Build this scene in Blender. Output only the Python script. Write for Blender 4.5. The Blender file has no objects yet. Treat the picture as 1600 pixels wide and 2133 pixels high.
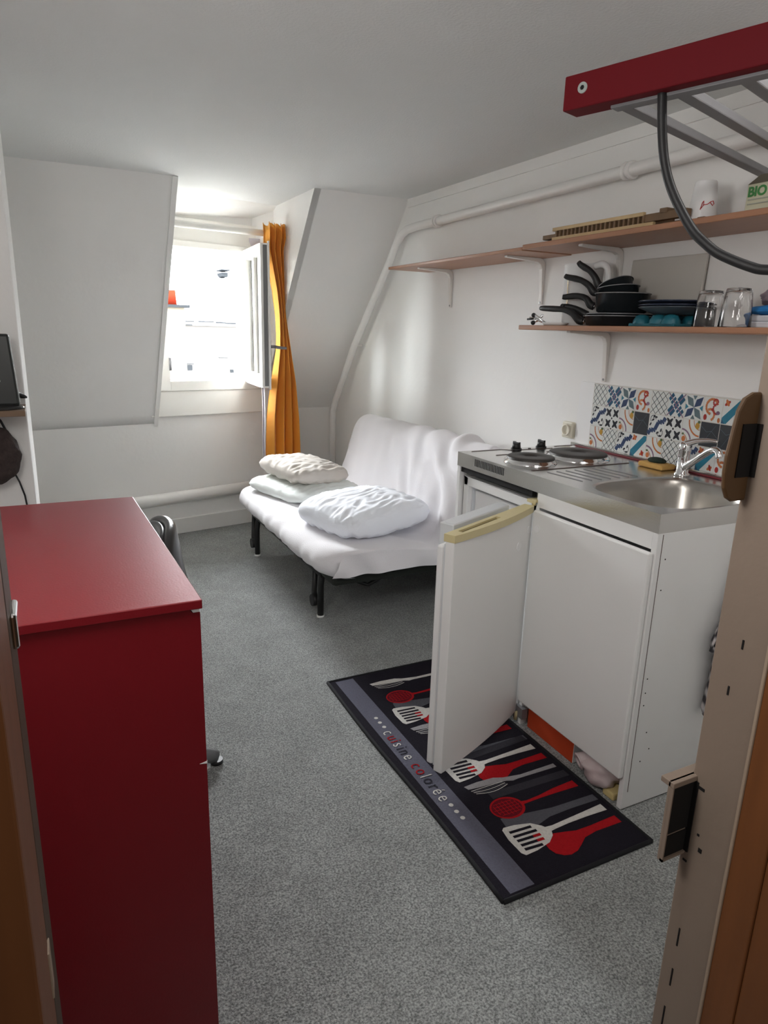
import bpy, bmesh, math, random
from mathutils import Vector, Matrix, Euler, noise
random.seed(7)
SC = bpy.context.scene
C = SC.collection
PI = math.pi

# ---------------------------------------------------------------- camera, world, light, exposure
FPX = 1414.0
cam_d = bpy.data.cameras.new('camera'); cam = bpy.data.objects.new('camera', cam_d); C.objects.link(cam)
cam_d.sensor_fit = 'VERTICAL'; cam_d.sensor_height = 24.0; cam_d.lens = 24.0*FPX/2133.0
cam_d.clip_start = 0.02; cam_d.clip_end = 200
PIT, ROL, YAW = 0.2616, 0.02921, 0.46649
fw = Vector((math.sin(YAW), math.cos(YAW), 0)); rt = Vector((math.cos(YAW), -math.sin(YAW), 0)); up = Vector((0, 0, 1))
f2 = fw*math.cos(PIT)-up*math.sin(PIT); u2 = up*math.cos(PIT)+fw*math.sin(PIT)
r3 = rt*math.cos(ROL)+u2*math.sin(ROL); u3 = u2*math.cos(ROL)-rt*math.sin(ROL)
m = Matrix((r3, u3, -f2)).transposed().to_4x4(); m.translation = Vector((0, 0, 1.37))
cam.matrix_world = m
SC.camera = cam

W = bpy.data.worlds.new('sky'); SC.world = W; W.use_nodes = True
bg = W.node_tree.nodes['Background']; bg.inputs[1].default_value = 26.0
_nt = W.node_tree; _tc = _nt.nodes.new('ShaderNodeTexCoord'); _sp = _nt.nodes.new('ShaderNodeSeparateXYZ'); _rp = _nt.nodes.new('ShaderNodeValToRGB')   # overcast sky above, duller streets and walls below the horizon
_rp.color_ramp.elements[0].position = 0.0; _rp.color_ramp.elements[0].color = (0.07, 0.07, 0.07, 1); _rp.color_ramp.elements[1].position = 0.04; _rp.color_ramp.elements[1].color = (0.95, 0.975, 1.0, 1)
_nt.links.new(_tc.outputs['Generated'], _sp.inputs[0]); _nt.links.new(_sp.outputs['Z'], _rp.inputs[0]); _nt.links.new(_rp.outputs[0], bg.inputs[0])
SC.view_settings.view_transform = 'Standard'; SC.view_settings.look = 'None'
SC.view_settings.gamma = 1.0; SC.view_settings.use_curve_mapping = False
SC.view_settings.exposure = 1.6
try:
    SC.cycles.max_bounces = 14; SC.cycles.diffuse_bounces = 10; SC.cycles.glossy_bounces = 4
    SC.cycles.transmission_bounces = 8; SC.cycles.transparent_max_bounces = 12
except Exception: pass

def lamp(name, kind, loc, energy, color, size=0.2, size_y=None, direction=None, portal=False):
    d = bpy.data.lights.new(name, kind); o = bpy.data.objects.new(name, d); C.objects.link(o)
    o.location = loc; d.color = color; d.energy = energy
    if kind == 'AREA':
        d.size = size
        if size_y: d.shape = 'RECTANGLE'; d.size_y = size_y
        if portal: d.cycles.is_portal = True
    elif kind == 'POINT': d.shadow_soft_size = size
    if direction: o.rotation_euler = Vector(direction).to_track_quat('-Z', 'Y').to_euler()
    return o
SK = 0.2033
SD = Vector((math.cos(SK), math.sin(SK), 0)); ND = Vector((-math.sin(SK), math.cos(SK), 0)); KW = 4.318
def wp(s, z, d=0.0):           # a point on the window wall: s along it, d out of the room
    return SD*s+ND*(KW+d)+Vector((0, 0, z))
pc = wp(1.90, 1.43, 0.10)
lamp('window_portal', 'AREA', pc, 1, (1, 1, 1), 0.62, 0.9, -ND, portal=True)
# unseen fill light added in the hallway behind the camera
lamp('hallway_fill', 'AREA', (0.30, -0.75, 1.75), 2.0, (1.0, 0.95, 0.90), 0.9, 0.9, (0.35, 1, -0.25))
# two fill lights added under the ceiling near the doorway, without fixtures
lamp('ceiling_fill', 'AREA', (1.45, 0.78, 2.10), 1.4, (1.0, 0.97, 0.94), 0.35, 0.35, (0, 0, -1))
lamp('ceiling_fill', 'AREA', (0.10, 0.75, 2.095), 1.9, (1.0, 0.97, 0.94), 0.35, 0.35, (0.55, 0.45, -1))
# invented fill light at the left beside the doorway, brightens the right side
lamp('left_fill', 'AREA', (-0.30, 0.72, 1.62), 2.6, (1.0, 0.97, 0.93), 0.30, 0.30, (1, 0.55, -0.12))

# ---------------------------------------------------------------- materials
def mat(name, col, rough=0.6, metal=0.0, var=0.0, vscale=8.0, bump=0.0, bscale=60.0, spec=0.5, coat=0.0, trans=0.0, emit=None, sheen=0.0, ior=1.45, aniso=None, backside=False):
    M = bpy.data.materials.new(name); M.use_nodes = True; nt = M.node_tree; b = nt.nodes['Principled BSDF']
    b.inputs['Base Color'].default_value = (*col, 1); b.inputs['Roughness'].default_value = rough
    b.inputs['Metallic'].default_value = metal; b.inputs['Specular IOR Level'].default_value = spec
    b.inputs['Coat Weight'].default_value = coat; b.inputs['Transmission Weight'].default_value = trans
    b.inputs['IOR'].default_value = ior; b.inputs['Sheen Weight'].default_value = sheen
    if emit: b.inputs['Emission Color'].default_value = (*emit[:3], 1); b.inputs['Emission Strength'].default_value = emit[3]
    tc = nt.nodes.new('ShaderNodeTexCoord')
    if var > 0:
        n = nt.nodes.new('ShaderNodeTexNoise'); n.inputs['Scale'].default_value = vscale; n.inputs['Detail'].default_value = 5
        mx = nt.nodes.new('ShaderNodeMix'); mx.data_type = 'RGBA'
        mx.inputs['A'].default_value = (*[c*(1-var) for c in col], 1); mx.inputs['B'].default_value = (*[min(1, c*(1+var)) for c in col], 1)
        src = tc.outputs['Object']
        if aniso:
            mp = nt.nodes.new('ShaderNodeMapping'); mp.inputs['Scale'].default_value = aniso; nt.links.new(src, mp.inputs[0]); src = mp.outputs[0]
        nt.links.new(src, n.inputs['Vector']); nt.links.new(n.outputs['Fac'], mx.inputs['Factor']); nt.links.new(mx.outputs['Result'], b.inputs['Base Color'])
    if bump > 0:
        n = nt.nodes.new('ShaderNodeTexNoise'); n.inputs['Scale'].default_value = bscale; n.inputs['Detail'].default_value = 4
        bp = nt.nodes.new('ShaderNodeBump'); bp.inputs['Strength'].default_value = bump; bp.inputs['Distance'].default_value = 0.004
        nt.links.new(tc.outputs['Object'], n.inputs['Vector']); nt.links.new(n.outputs['Fac'], bp.inputs['Height']); nt.links.new(bp.outputs[0], b.inputs['Normal'])
    return M
WALL = mat('wall_paint', (0.80, 0.795, 0.78), 0.75, var=0.02, vscale=3, bump=0.25, bscale=35)
CEIL = mat('ceiling_paint', (0.70, 0.71, 0.705), 0.8, var=0.02, vscale=4, bump=0.35, bscale=120)
TRIM = mat('gloss_white_trim', (0.82, 0.82, 0.80), 0.35, var=0.02)
PIPE = mat('pipe_paint', (0.80, 0.79, 0.77), 0.3, bump=0.1, bscale=40)
WINW = mat('window_paint', (0.82, 0.81, 0.77), 0.35, var=0.03, vscale=12)
RUBB = mat('grey_seal', (0.18, 0.18, 0.18), 0.6)
RED = mat('red_lacquer', (0.165, 0.003, 0.008), 0.42, var=0.04, vscale=30, bump=0.06, bscale=300, coat=0.15)
WHT = mat('white_melamine', (0.78, 0.78, 0.77), 0.4, var=0.02, vscale=5)
WHTP = mat('white_plastic', (0.80, 0.80, 0.80), 0.35)
GREYP = mat('pale_grey_plastic', (0.62, 0.64, 0.66), 0.35)
STEEL = mat('brushed_steel', (0.66, 0.65, 0.63), 0.22, 1.0, var=0.05, vscale=6, bump=0.05, bscale=200)
STEELB = mat('satin_steel_bowl', (0.42, 0.40, 0.37), 0.30, 1.0, var=0.06, vscale=10)
GROOVE = mat('groove_shadow_steel', (0.13, 0.09, 0.08), 0.45, 0.6)
CHROME = mat('chrome', (0.85, 0.85, 0.86), 0.07, 1.0)
BLACK = mat('black_enamel', (0.012, 0.012, 0.012), 0.35)
BLKP = mat('black_plastic', (0.014, 0.014, 0.015), 0.45)
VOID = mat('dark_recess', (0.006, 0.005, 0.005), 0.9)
PLATE = mat('cast_iron_hotplate', (0.055, 0.05, 0.047), 0.5, 0.5, var=0.2, vscale=20, bump=0.2, bscale=150)
CREAM = mat('cream_plastic', (0.60, 0.52, 0.29), 0.4)
SHEET = mat('white_slipcover', (0.72, 0.705, 0.725), 0.9, bump=0.3, bscale=240, sheen=0.3)
PILW = mat('white_pillow_cotton', (0.80, 0.84, 0.82), 0.9, bump=0.2, bscale=200, sheen=0.2)
PILB = mat('bluish_white_pillow_cotton', (0.84, 0.87, 0.93), 0.9, bump=0.2, bscale=200, sheen=0.2)
PILG = mat('beige_pillow_cotton', (0.56, 0.52, 0.47), 0.9, var=0.05, vscale=20, bump=0.2, bscale=200, sheen=0.2)
MATT = mat('dark_mattress_base', (0.02, 0.024, 0.02), 0.9, bump=0.3, bscale=90)
CURT = mat('mustard_curtain_fabric', (0.70, 0.29, 0.018), 0.8, bump=0.3, bscale=300, sheen=0.2)
LINE = mat('pale_curtain_lining', (0.62, 0.58, 0.62), 0.85, bump=0.2, bscale=300)
SHELF = mat('cherry_veneer', (0.36, 0.175, 0.10), 0.4, var=0.18, vscale=10, aniso=(6, 0.6, 6))
SHELFW = mat('brown_shelf_board', (0.16, 0.10, 0.06), 0.5, var=0.15, vscale=12)
BRKT = mat('white_bracket_metal', (0.70, 0.68, 0.65), 0.4)
BAMB = mat('bamboo', (0.50, 0.36, 0.19), 0.55, var=0.12, vscale=30)
BAMBD = mat('dark_bamboo', (0.17, 0.105, 0.055), 0.6, var=0.2, vscale=30)
PAN = mat('black_pan_coating', (0.018, 0.022, 0.025), 0.25, 0.2)
DPL = mat('dark_blue_plate_glaze', (0.035, 0.045, 0.075), 0.25)
GPL = mat('grey_bowl_glaze', (0.06, 0.075, 0.09), 0.3)
TEAL = mat('teal_plastic', (0.012, 0.12, 0.16), 0.4)
BLUE = mat('bright_blue_cloth', (0.015, 0.16, 0.42), 0.8)
FOLDG = mat('white_grey_tray', (0.55, 0.56, 0.60), 0.5)
GLASS = mat('clear_glass', (1, 1, 1), 0.02, trans=1.0, ior=1.45)
PANE = None
SPG = mat('yellow_sponge', (0.55, 0.33, 0.10), 0.95, bump=0.8, bscale=250)
SPGR = mat('dark_green_scourer', (0.02, 0.035, 0.025), 0.95, bump=0.6, bscale=300)
WOOD = mat('brown_stained_wood', (0.17, 0.062, 0.02), 0.45, var=0.35, vscale=4, bump=0.1, bscale=40, aniso=(9, 9, 0.7))
WOODD = mat('dark_stained_wood', (0.055, 0.03, 0.012), 0.5, var=0.3, vscale=5, aniso=(9, 9, 0.7))
JAMB = mat('worn_taupe_paint', (0.245, 0.19, 0.15), 0.45, var=0.10, vscale=6, bump=0.15, bscale=50)
JEDGE = mat('worn_pale_edge', (0.36, 0.28, 0.21), 0.45)
HINT = mat('hall_wall', (0.30, 0.22, 0.15), 0.9)
GALV = mat('grey_galvanised_steel', (0.24, 0.24, 0.25), 0.45, 0.35, var=0.08, vscale=25)
CAPG = mat('grey_screw_cap', (0.38, 0.42, 0.40), 0.35, 0.3)
CHAIR = mat('dark_grey_plastic', (0.035, 0.035, 0.036), 0.28)
CHAIRL = mat('grey_metal_base', (0.17, 0.175, 0.18), 0.4, 0.3)
ROUT = mat('black_router_plastic', (0.012, 0.015, 0.014), 0.4)
LED = mat('pale_indicator', (0.6, 0.6, 0.6), 0.5, emit=(0.8, 0.85, 0.8, 0.25))
BAGM = mat('dark_fuzzy_cloth', (0.045, 0.032, 0.03), 0.95, var=0.7, vscale=60, bump=1.0, bscale=120)
OUTL = mat('ivory_outlet', (0.70, 0.66, 0.55), 0.4)
ORNG = mat('orange_red_box', (0.50, 0.055, 0.012), 0.6, var=0.08, vscale=9)
BAGW = mat('pale_plastic_bag', (0.60, 0.50, 0.50), 0.4, bump=0.5, bscale=30)
YELB = mat('yellowish_sponge', (0.60, 0.48, 0.22), 0.9)
CARD = mat('cardboard_beige', (0.55, 0.54, 0.40), 0.7)
GREN = mat('green_print', (0.05, 0.22, 0.06), 0.7)
CARTD = mat('carton_dark_top', (0.16, 0.14, 0.10), 0.7)
INKG = mat('grey_print', (0.35, 0.36, 0.30), 0.7)
REDP = mat('red_print', (0.50, 0.04, 0.04), 0.6)
PURP = mat('grey_purple_package', (0.28, 0.22, 0.26), 0.6, var=0.5, vscale=30)
def rugm(n, c): return mat(n, c, 1.0, var=0.22, vscale=140, bump=0.8, bscale=320, spec=0.15)
RK = rugm('rug_black', (0.014, 0.012, 0.018)); RB = rugm('rug_grey_blue_band', (0.115, 0.115, 0.15)); RW = rugm('rug_white', (0.60, 0.58, 0.55))
RR = rugm('rug_red', (0.36, 0.008, 0.012)); RG = rugm('rug_mid_grey', (0.09, 0.09, 0.105)); RD = rugm('rug_dark_grey_letter', (0.03, 0.03, 0.04)); RP = rugm('rug_pale_grey', (0.30, 0.29, 0.30)); RDR = rugm('rug_dark_red', (0.12, 0.006, 0.012))
RC = rugm('rug_charcoal', (0.035, 0.034, 0.042))
TW = mat('tile_white', (0.66, 0.68, 0.66), 0.3, var=0.05, vscale=30); TN = mat('tile_navy', (0.03, 0.055, 0.13), 0.3, var=0.3, vscale=50)
TB = mat('tile_blue', (0.015, 0.09, 0.17), 0.3, var=0.2, vscale=50); TT = mat('tile_teal', (0.02, 0.18, 0.27), 0.3, var=0.2, vscale=50)
TG = mat('tile_grey_teal', (0.10, 0.15, 0.17), 0.3, var=0.3, vscale=50); TO = mat('tile_orange', (0.50, 0.16, 0.05), 0.3, var=0.2, vscale=50)
TR = mat('tile_red', (0.35, 0.025, 0.02), 0.3, var=0.2, vscale=50); TM = mat('tile_dark_slate', (0.035, 0.038, 0.045), 0.3, var=0.4, vscale=20)
TK = mat('tile_black_line', (0.02, 0.022, 0.03), 0.3); TP = mat('tile_mauve', (0.22, 0.13, 0.20), 0.3, var=0.2, vscale=50); TGR = mat('tile_grout', (0.58, 0.55, 0.50), 0.6)
TY = mat('tile_ochre', (0.48, 0.27, 0.04), 0.3); TGN = mat('tile_green', (0.09, 0.14, 0.06), 0.3)
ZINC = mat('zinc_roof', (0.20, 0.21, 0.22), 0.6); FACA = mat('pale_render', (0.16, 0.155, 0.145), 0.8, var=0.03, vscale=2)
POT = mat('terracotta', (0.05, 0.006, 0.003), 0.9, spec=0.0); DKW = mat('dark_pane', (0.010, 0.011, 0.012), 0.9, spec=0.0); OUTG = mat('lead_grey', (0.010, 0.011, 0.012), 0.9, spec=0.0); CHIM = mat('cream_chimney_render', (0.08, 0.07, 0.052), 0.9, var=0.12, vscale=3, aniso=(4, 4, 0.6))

def pane_mat():
    M = bpy.data.materials.new('window_pane_glass'); M.use_nodes = True; nt = M.node_tree; nt.nodes.clear()
    o = nt.nodes.new('ShaderNodeOutputMaterial'); mx = nt.nodes.new('ShaderNodeMixShader'); t = nt.nodes.new('ShaderNodeBsdfTransparent')
    g = nt.nodes.new('ShaderNodeBsdfGlossy'); g.inputs['Roughness'].default_value = 0.01; fr = nt.nodes.new('ShaderNodeFresnel'); fr.inputs[0].default_value = 1.5
    t.inputs[0].default_value = (0.94, 0.96, 0.95, 1)
    nt.links.new(fr.outputs[0], mx.inputs[0]); nt.links.new(t.outputs[0], mx.inputs[1]); nt.links.new(g.outputs[0], mx.inputs[2]); nt.links.new(mx.outputs[0], o.inputs[0])
    return M
PANE = pane_mat()

def carpet_mat():
    M = bpy.data.materials.new('grey_carpet'); M.use_nodes = True; nt = M.node_tree; b = nt.nodes['Principled BSDF']
    tc = nt.nodes.new('ShaderNodeTexCoord')
    n1 = nt.nodes.new('ShaderNodeTexNoise'); n1.inputs['Scale'].default_value = 190; n1.inputs['Detail'].default_value = 3; n1.inputs['Roughness'].default_value = 0.7
    n2 = nt.nodes.new('ShaderNodeTexNoise'); n2.inputs['Scale'].default_value = 9; n2.inputs['Detail'].default_value = 4
    n3 = nt.nodes.new('ShaderNodeTexNoise'); n3.inputs['Scale'].default_value = 60; n3.inputs['Detail'].default_value = 3
    for n in (n1, n2, n3): nt.links.new(tc.outputs['Object'], n.inputs['Vector'])
    r1 = nt.nodes.new('ShaderNodeValToRGB'); r1.color_ramp.elements[0].position = 0.36; r1.color_ramp.elements[0].color = (0.105, 0.112, 0.11, 1)
    r1.color_ramp.elements[1].position = 0.64; r1.color_ramp.elements[1].color = (0.40, 0.415, 0.405, 1)
    nt.links.new(n1.outputs['Fac'], r1.inputs[0])
    ad = nt.nodes.new('ShaderNodeMath'); ad.operation = 'ADD'; nt.links.new(n2.outputs['Fac'], ad.inputs[0]); nt.links.new(n3.outputs['Fac'], ad.inputs[1])
    mr = nt.nodes.new('ShaderNodeMapRange'); mr.inputs[1].default_value = 0.6; mr.inputs[2].default_value = 1.4; mr.inputs[3].default_value = 0.78; mr.inputs[4].default_value = 1.22
    nt.links.new(ad.outputs[0], mr.inputs[0])
    mx = nt.nodes.new('ShaderNodeVectorMath'); mx.operation = 'SCALE'; nt.links.new(r1.outputs[0], mx.inputs[0]); nt.links.new(mr.outputs[0], mx.inputs['Scale'])
    nt.links.new(mx.outputs[0], b.inputs['Base Color']); b.inputs['Roughness'].default_value = 1.0; b.inputs['Specular IOR Level'].default_value = 0.2; b.inputs['Sheen Weight'].default_value = 0.25
    bp = nt.nodes.new('ShaderNodeBump'); bp.inputs['Strength'].default_value = 0.8; bp.inputs['Distance'].default_value = 0.006
    nt.links.new(n1.outputs['Fac'], bp.inputs['Height']); nt.links.new(bp.outputs[0], b.inputs['Normal'])
    return M
CARPET = carpet_mat()
def plaid_mat():
    M = bpy.data.materials.new('grey_plaid_cloth'); M.use_nodes = True; nt = M.node_tree; b = nt.nodes['Principled BSDF']
    tc = nt.nodes.new('ShaderNodeTexCoord'); mp = nt.nodes.new('ShaderNodeMapping'); mp.inputs['Rotation'].default_value = (0, 0.75, 0)
    nt.links.new(tc.outputs['Object'], mp.inputs[0]); outs = []
    for ax in ('X', 'Z'):
        w = nt.nodes.new('ShaderNodeTexWave'); w.bands_direction = ax; w.inputs['Scale'].default_value = 9; nt.links.new(mp.outputs[0], w.inputs['Vector']); outs.append(w)
    a = nt.nodes.new('ShaderNodeMath'); a.operation = 'ADD'; nt.links.new(outs[0].outputs['Fac'], a.inputs[0]); nt.links.new(outs[1].outputs['Fac'], a.inputs[1])
    h = nt.nodes.new('ShaderNodeMath'); h.operation = 'MULTIPLY'; h.inputs[1].default_value = 0.5; nt.links.new(a.outputs[0], h.inputs[0])
    r = nt.nodes.new('ShaderNodeValToRGB'); r.color_ramp.elements[0].color = (0.03, 0.027, 0.032, 1); r.color_ramp.elements[0].position = 0.3; r.color_ramp.elements[1].color = (0.50, 0.47, 0.47, 1); r.color_ramp.elements[1].position = 0.85
    nt.links.new(h.outputs[0], r.inputs[0]); nt.links.new(r.outputs[0], b.inputs['Base Color']); b.inputs['Roughness'].default_value = 0.9
    return M
PLAID = plaid_mat()

# ---------------------------------------------------------------- mesh helpers
WL = {}
def axes(d):
    d = Vector(d).normalized(); a = Vector((0, 0, 1)) if abs(d.z) < 0.9 else Vector((1, 0, 0))
    x = d.cross(a).normalized(); return x, d.cross(x).normalized()
class B:
    def __init__(s): s.v = []; s.f = []; s.mi = []; s.sm = []
    def add(s, vs, fs, m=0, smooth=False):
        n = len(s.v); s.v += [Vector(p) for p in vs]
        for f in fs: s.f.append([i+n for i in f]); s.mi.append(m); s.sm.append(smooth)
        return s
    def hexa(s, p, m=0):  # 8 points: bottom 4 ccw, top 4 ccw
        return s.add(p, [(3, 2, 1, 0), (4, 5, 6, 7), (0, 1, 5, 4), (1, 2, 6, 5), (2, 3, 7, 6), (3, 0, 4, 7)], m)
    def box(s, x0, x1, y0, y1, z0, z1, m=0, T=None, bev=0.0):
        if bev > 0:
            bm = bmesh.new(); bmesh.ops.create_cube(bm, size=1)
            for v in bm.verts: v.co = Vector(((x0+x1)/2+v.co.x*(x1-x0), (y0+y1)/2+v.co.y*(y1-y0), (z0+z1)/2+v.co.z*(z1-z0)))
            bmesh.ops.bevel(bm, geom=bm.edges[:]+bm.verts[:], offset=bev, segments=2, affect='EDGES', profile=0.5)
            bm.verts.index_update()
            vs = [v.co.copy() for v in bm.verts]; fs = [[v.index for v in f.verts] for f in bm.faces]; bm.free()
            if T: vs = [T @ v for v in vs]
            return s.add(vs, fs, m)
        p = [(x0, y0, z0), (x1, y0, z0), (x1, y1, z0), (x0, y1, z0), (x0, y0, z1), (x1, y0, z1), (x1, y1, z1), (x0, y1, z1)]
        if T: p = [T @ Vector(q) for q in p]
        return s.hexa(p, m)
    def obox(s, o, ex, ey, ez, m=0):
        o, ex, ey, ez = map(Vector, (o, ex, ey, ez))
        if ex.cross(ey).dot(ez) < 0: o = o+ex; ex = -ex
        return s.hexa([o, o+ex, o+ex+ey, o+ey, o+ez, o+ex+ez, o+ex+ey+ez, o+ey+ez], m)
    def cyl(s, p0, p1, r0, r1=None, n=24, m=0, caps=True):
        r1 = r0 if r1 is None else r1; p0 = Vector(p0); p1 = Vector(p1); x, y = axes(p1-p0); vs = []
        for p, r in ((p0, r0), (p1, r1)):
            for i in range(n): a = 2*PI*i/n; vs.append(p+(x*math.cos(a)+y*math.sin(a))*r)
        s.add(vs, [(i, (i+1) % n, n+(i+1) % n, n+i) for i in range(n)], m, True)
        if caps: s.add(vs[:n], [list(range(n-1, -1, -1))], m); s.add(vs[n:], [list(range(n))], m)
        return s
    def tube(s, pts, r, n=12, m=0, ry=None, close=True, sm=1):
        pts = [Vector(p) for p in pts]; N = len(pts); rs = r if isinstance(r, (list, tuple)) else [r]*N; vs = []
        if sm > 1:
            np_, nr = [], []
            for i in range(N-1):
                p0, p1, p2, p3 = pts[max(i-1, 0)], pts[i], pts[i+1], pts[min(i+2, N-1)]
                for k in range(sm):
                    t = k/sm; np_.append(((p1*2)+(p2-p0)*t+(p0*2-p1*5+p2*4-p3)*t*t+(p1*3-p0-p2*3+p3)*t**3)*.5); nr.append(rs[i]*(1-t)+rs[i+1]*t)
            np_.append(pts[-1]); nr.append(rs[-1]); pts, rs, N = np_, nr, len(np_)
        x, y = axes(pts[1]-pts[0])
        for i, p in enumerate(pts):
            t = (pts[min(i+1, N-1)]-pts[max(i-1, 0)]).normalized(); x = (x-t*x.dot(t)).normalized(); y = t.cross(x)
            for k in range(n): a = 2*PI*k/n; vs.append(p+(x*math.cos(a)+y*math.sin(a)*(ry or 1))*rs[i])
        s.add(vs, [(i*n+k, i*n+(k+1) % n, (i+1)*n+(k+1) % n, (i+1)*n+k) for i in range(N-1) for k in range(n)], m, True)
        if close: s.add(vs[:n], [list(range(n-1, -1, -1))], m); s.add(vs[-n:], [list(range(n))], m)
        return s
    def lathe(s, prof, c, n=40, m=0, T=None, sx=1, sy=1):   # prof [(r,z)]
        c = Vector(c); vs = []
        for r, z in prof:
            for i in range(n):
                a = 2*PI*i/n; p = Vector((r*math.cos(a)*sx, r*math.sin(a)*sy, z)); vs.append((T @ p if T else p)+c)
        N = len(prof)
        return s.add(vs, [(i*n+k, i*n+(k+1) % n, (i+1)*n+(k+1) % n, (i+1)*n+k) for i in range(N-1) for k in range(n)], m, True)
    def prism(s, poly, o, ex, ey, ez, m=0, smooth=False):  # poly in ex,ey plane, extruded by ez
        o, ex, ey, ez = map(Vector, (o, ex, ey, ez)); n = len(poly)
        b = [o+ex*a+ey*c for a, c in poly]; t = [p+ez for p in b]
        s.add(b+t, [list(range(n-1, -1, -1)), list(range(n, 2*n))], m)
        return s.add(b+t, [(i, (i+1) % n, n+(i+1) % n, n+i) for i in range(n)], m, smooth)
    def grid(s, fn, nu, nv, m=0, cu=False, cv=False, smooth=True):
        vs = [fn(i/(nu if cu else nu-1), j/(nv if cv else nv-1)) for i in range(nu) for j in range(nv)]
        fs = []
        for i in range(nu if cu else nu-1):
            for j in range(nv if cv else nv-1):
                fs.append((i*nv+j, ((i+1) % nu)*nv+j, ((i+1) % nu)*nv+(j+1) % nv, i*nv+(j+1) % nv))
        return s.add(vs, fs, m, smooth)
    def flat(s, pts, m=0): return s.add(pts, [list(range(len(pts)))], m)
    def sphere(s, c, r, m=0, n=20, sc=(1, 1, 1)):
        c = Vector(c)
        return s.grid(lambda u, v: c+Vector((math.cos(2*PI*u)*math.sin(PI*v)*r*sc[0], math.sin(2*PI*u)*math.sin(PI*v)*r*sc[1], math.cos(PI*v)*r*sc[2])), n, n//2+1, m, cu=True)
    def build(s, name, mats, parent=None, bevel=0.0, fix=True, solid=0.0, sub=0):
        me = bpy.data.meshes.new(name); me.from_pydata([tuple(v) for v in s.v], [], s.f); me.update()
        if not isinstance(mats, (list, tuple)): mats = [mats]
        for q in mats: me.materials.append(q)
        me.polygons.foreach_set('material_index', s.mi); me.polygons.foreach_set('use_smooth', s.sm)
        bm = bmesh.new(); bm.from_mesh(me); bmesh.ops.remove_doubles(bm, verts=bm.verts, dist=1e-6)
        if fix: bmesh.ops.recalc_face_normals(bm, faces=bm.faces)
        bm.to_mesh(me); bm.free()
        o = bpy.data.objects.new(name, me); C.objects.link(o)
        if parent is not None:
            o.parent = parent; L = WL[parent.name]; me.transform(Matrix.Translation(-L)); WL[o.name] = L
        else:
            xs = [v.co for v in me.vertices]; mn = [min(v[i] for v in xs) for i in range(3)]; mxx = [max(v[i] for v in xs) for i in range(3)]
            L = Vector(((mn[0]+mxx[0])/2, (mn[1]+mxx[1])/2, mn[2])); me.transform(Matrix.Translation(-L)); o.location = L; WL[o.name] = L
        if solid: md = o.modifiers.new('thickness', 'SOLIDIFY'); md.thickness = solid; md.offset = 0
        if sub: md = o.modifiers.new('smooth', 'SUBSURF'); md.levels = sub; md.render_levels = sub
        if bevel: md = o.modifiers.new('soft_edge', 'BEVEL'); md.width = bevel; md.segments = 2; md.limit_method = 'ANGLE'; md.angle_limit = 0.7
        return o
def thing(name, label, cat, loc, group=None):
    o = bpy.data.objects.new(name, None); C.objects.link(o); o.location = loc; o.empty_display_size = 0.05; WL[o.name] = Vector(loc)
    o['label'] = label; o['category'] = cat
    if group: o['group'] = group
    return o
def tag(o, label, cat, group=None):
    o['label'] = label; o['category'] = cat
    if group: o['group'] = group
    return o
def struct(o, label=None, cat=None):
    o['kind'] = 'structure'
    if label: o['label'] = label
    if cat: o['category'] = cat
    return o
def dup(o, loc, label=None):
    c = o.copy(); C.objects.link(c); c.location = loc; WL[c.name] = Vector(loc)
    if label: c['label'] = label
    for ch in [x for x in bpy.data.objects if x.parent == o]:
        d = ch.copy(); C.objects.link(d); d.parent = c; WL[d.name] = Vector(loc)
        for g in [x for x in bpy.data.objects if x.parent == ch]:
            e = g.copy(); C.objects.link(e); e.parent = d
    return c

# ================================================================ THE ROOM
XK = 2.036; ZC = 2.118; XL = -0.38; YF = 0.505; YB = 4.97
struct(B().box(-1.2, 2.2, -1.6, 5.2, -0.08, 0).build('floor', CARPET), 'grey speckled carpet covering the whole floor', 'carpet')
struct(B().box(XL-0.1, XK+0.1, 0.36, 5.3, ZC, ZC+0.1).build('ceiling', CEIL), 'low white ceiling', 'ceiling')
struct(B().box(XK, XK+0.1, 0.36, YB+0.1, 0, ZC).build('wall_right', WALL), 'long white wall behind the kitchenette and sofa bed', 'wall')
struct(B().box(XL-0.1, XL, 0.36, 4.6, 0, ZC).build('wall_left', WALL), 'white side wall on the left', 'wall')
# front wall with the doorway we look through
b = B(); b.box(XL-0.1, -0.10, 0.40, 0.47, 0, ZC); b.box(0.80, XK+0.1, 0.40, 0.47, 0, ZC); b.box(-0.10, 0.80, 0.40, 0.47, 2.06, ZC)
struct(b.build('wall_front', WALL), 'white wall around the entrance doorway', 'wall')
# hallway behind the camera
b = B(); b.box(-1.1, -1.0, -1.5, 0.40, 0, 2.4); b.box(1.9, 2.0, -1.5, 0.40, 0, 2.4); b.box(-1.1, 2.0, -1.6, -1.5, 0, 2.4); b.box(-1.1, 2.0, -1.6, 0.45, 2.4, 2.5)
b.box(-1.1, XL-0.1, 0.40, 0.47, 0, 2.4); b.box(-1.1, 2.0, 0.40, 0.45, 2.118, 2.4)
struct(b.build('wall_hallway', HINT), 'brown hallway walls around the camera', 'wall')

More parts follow.
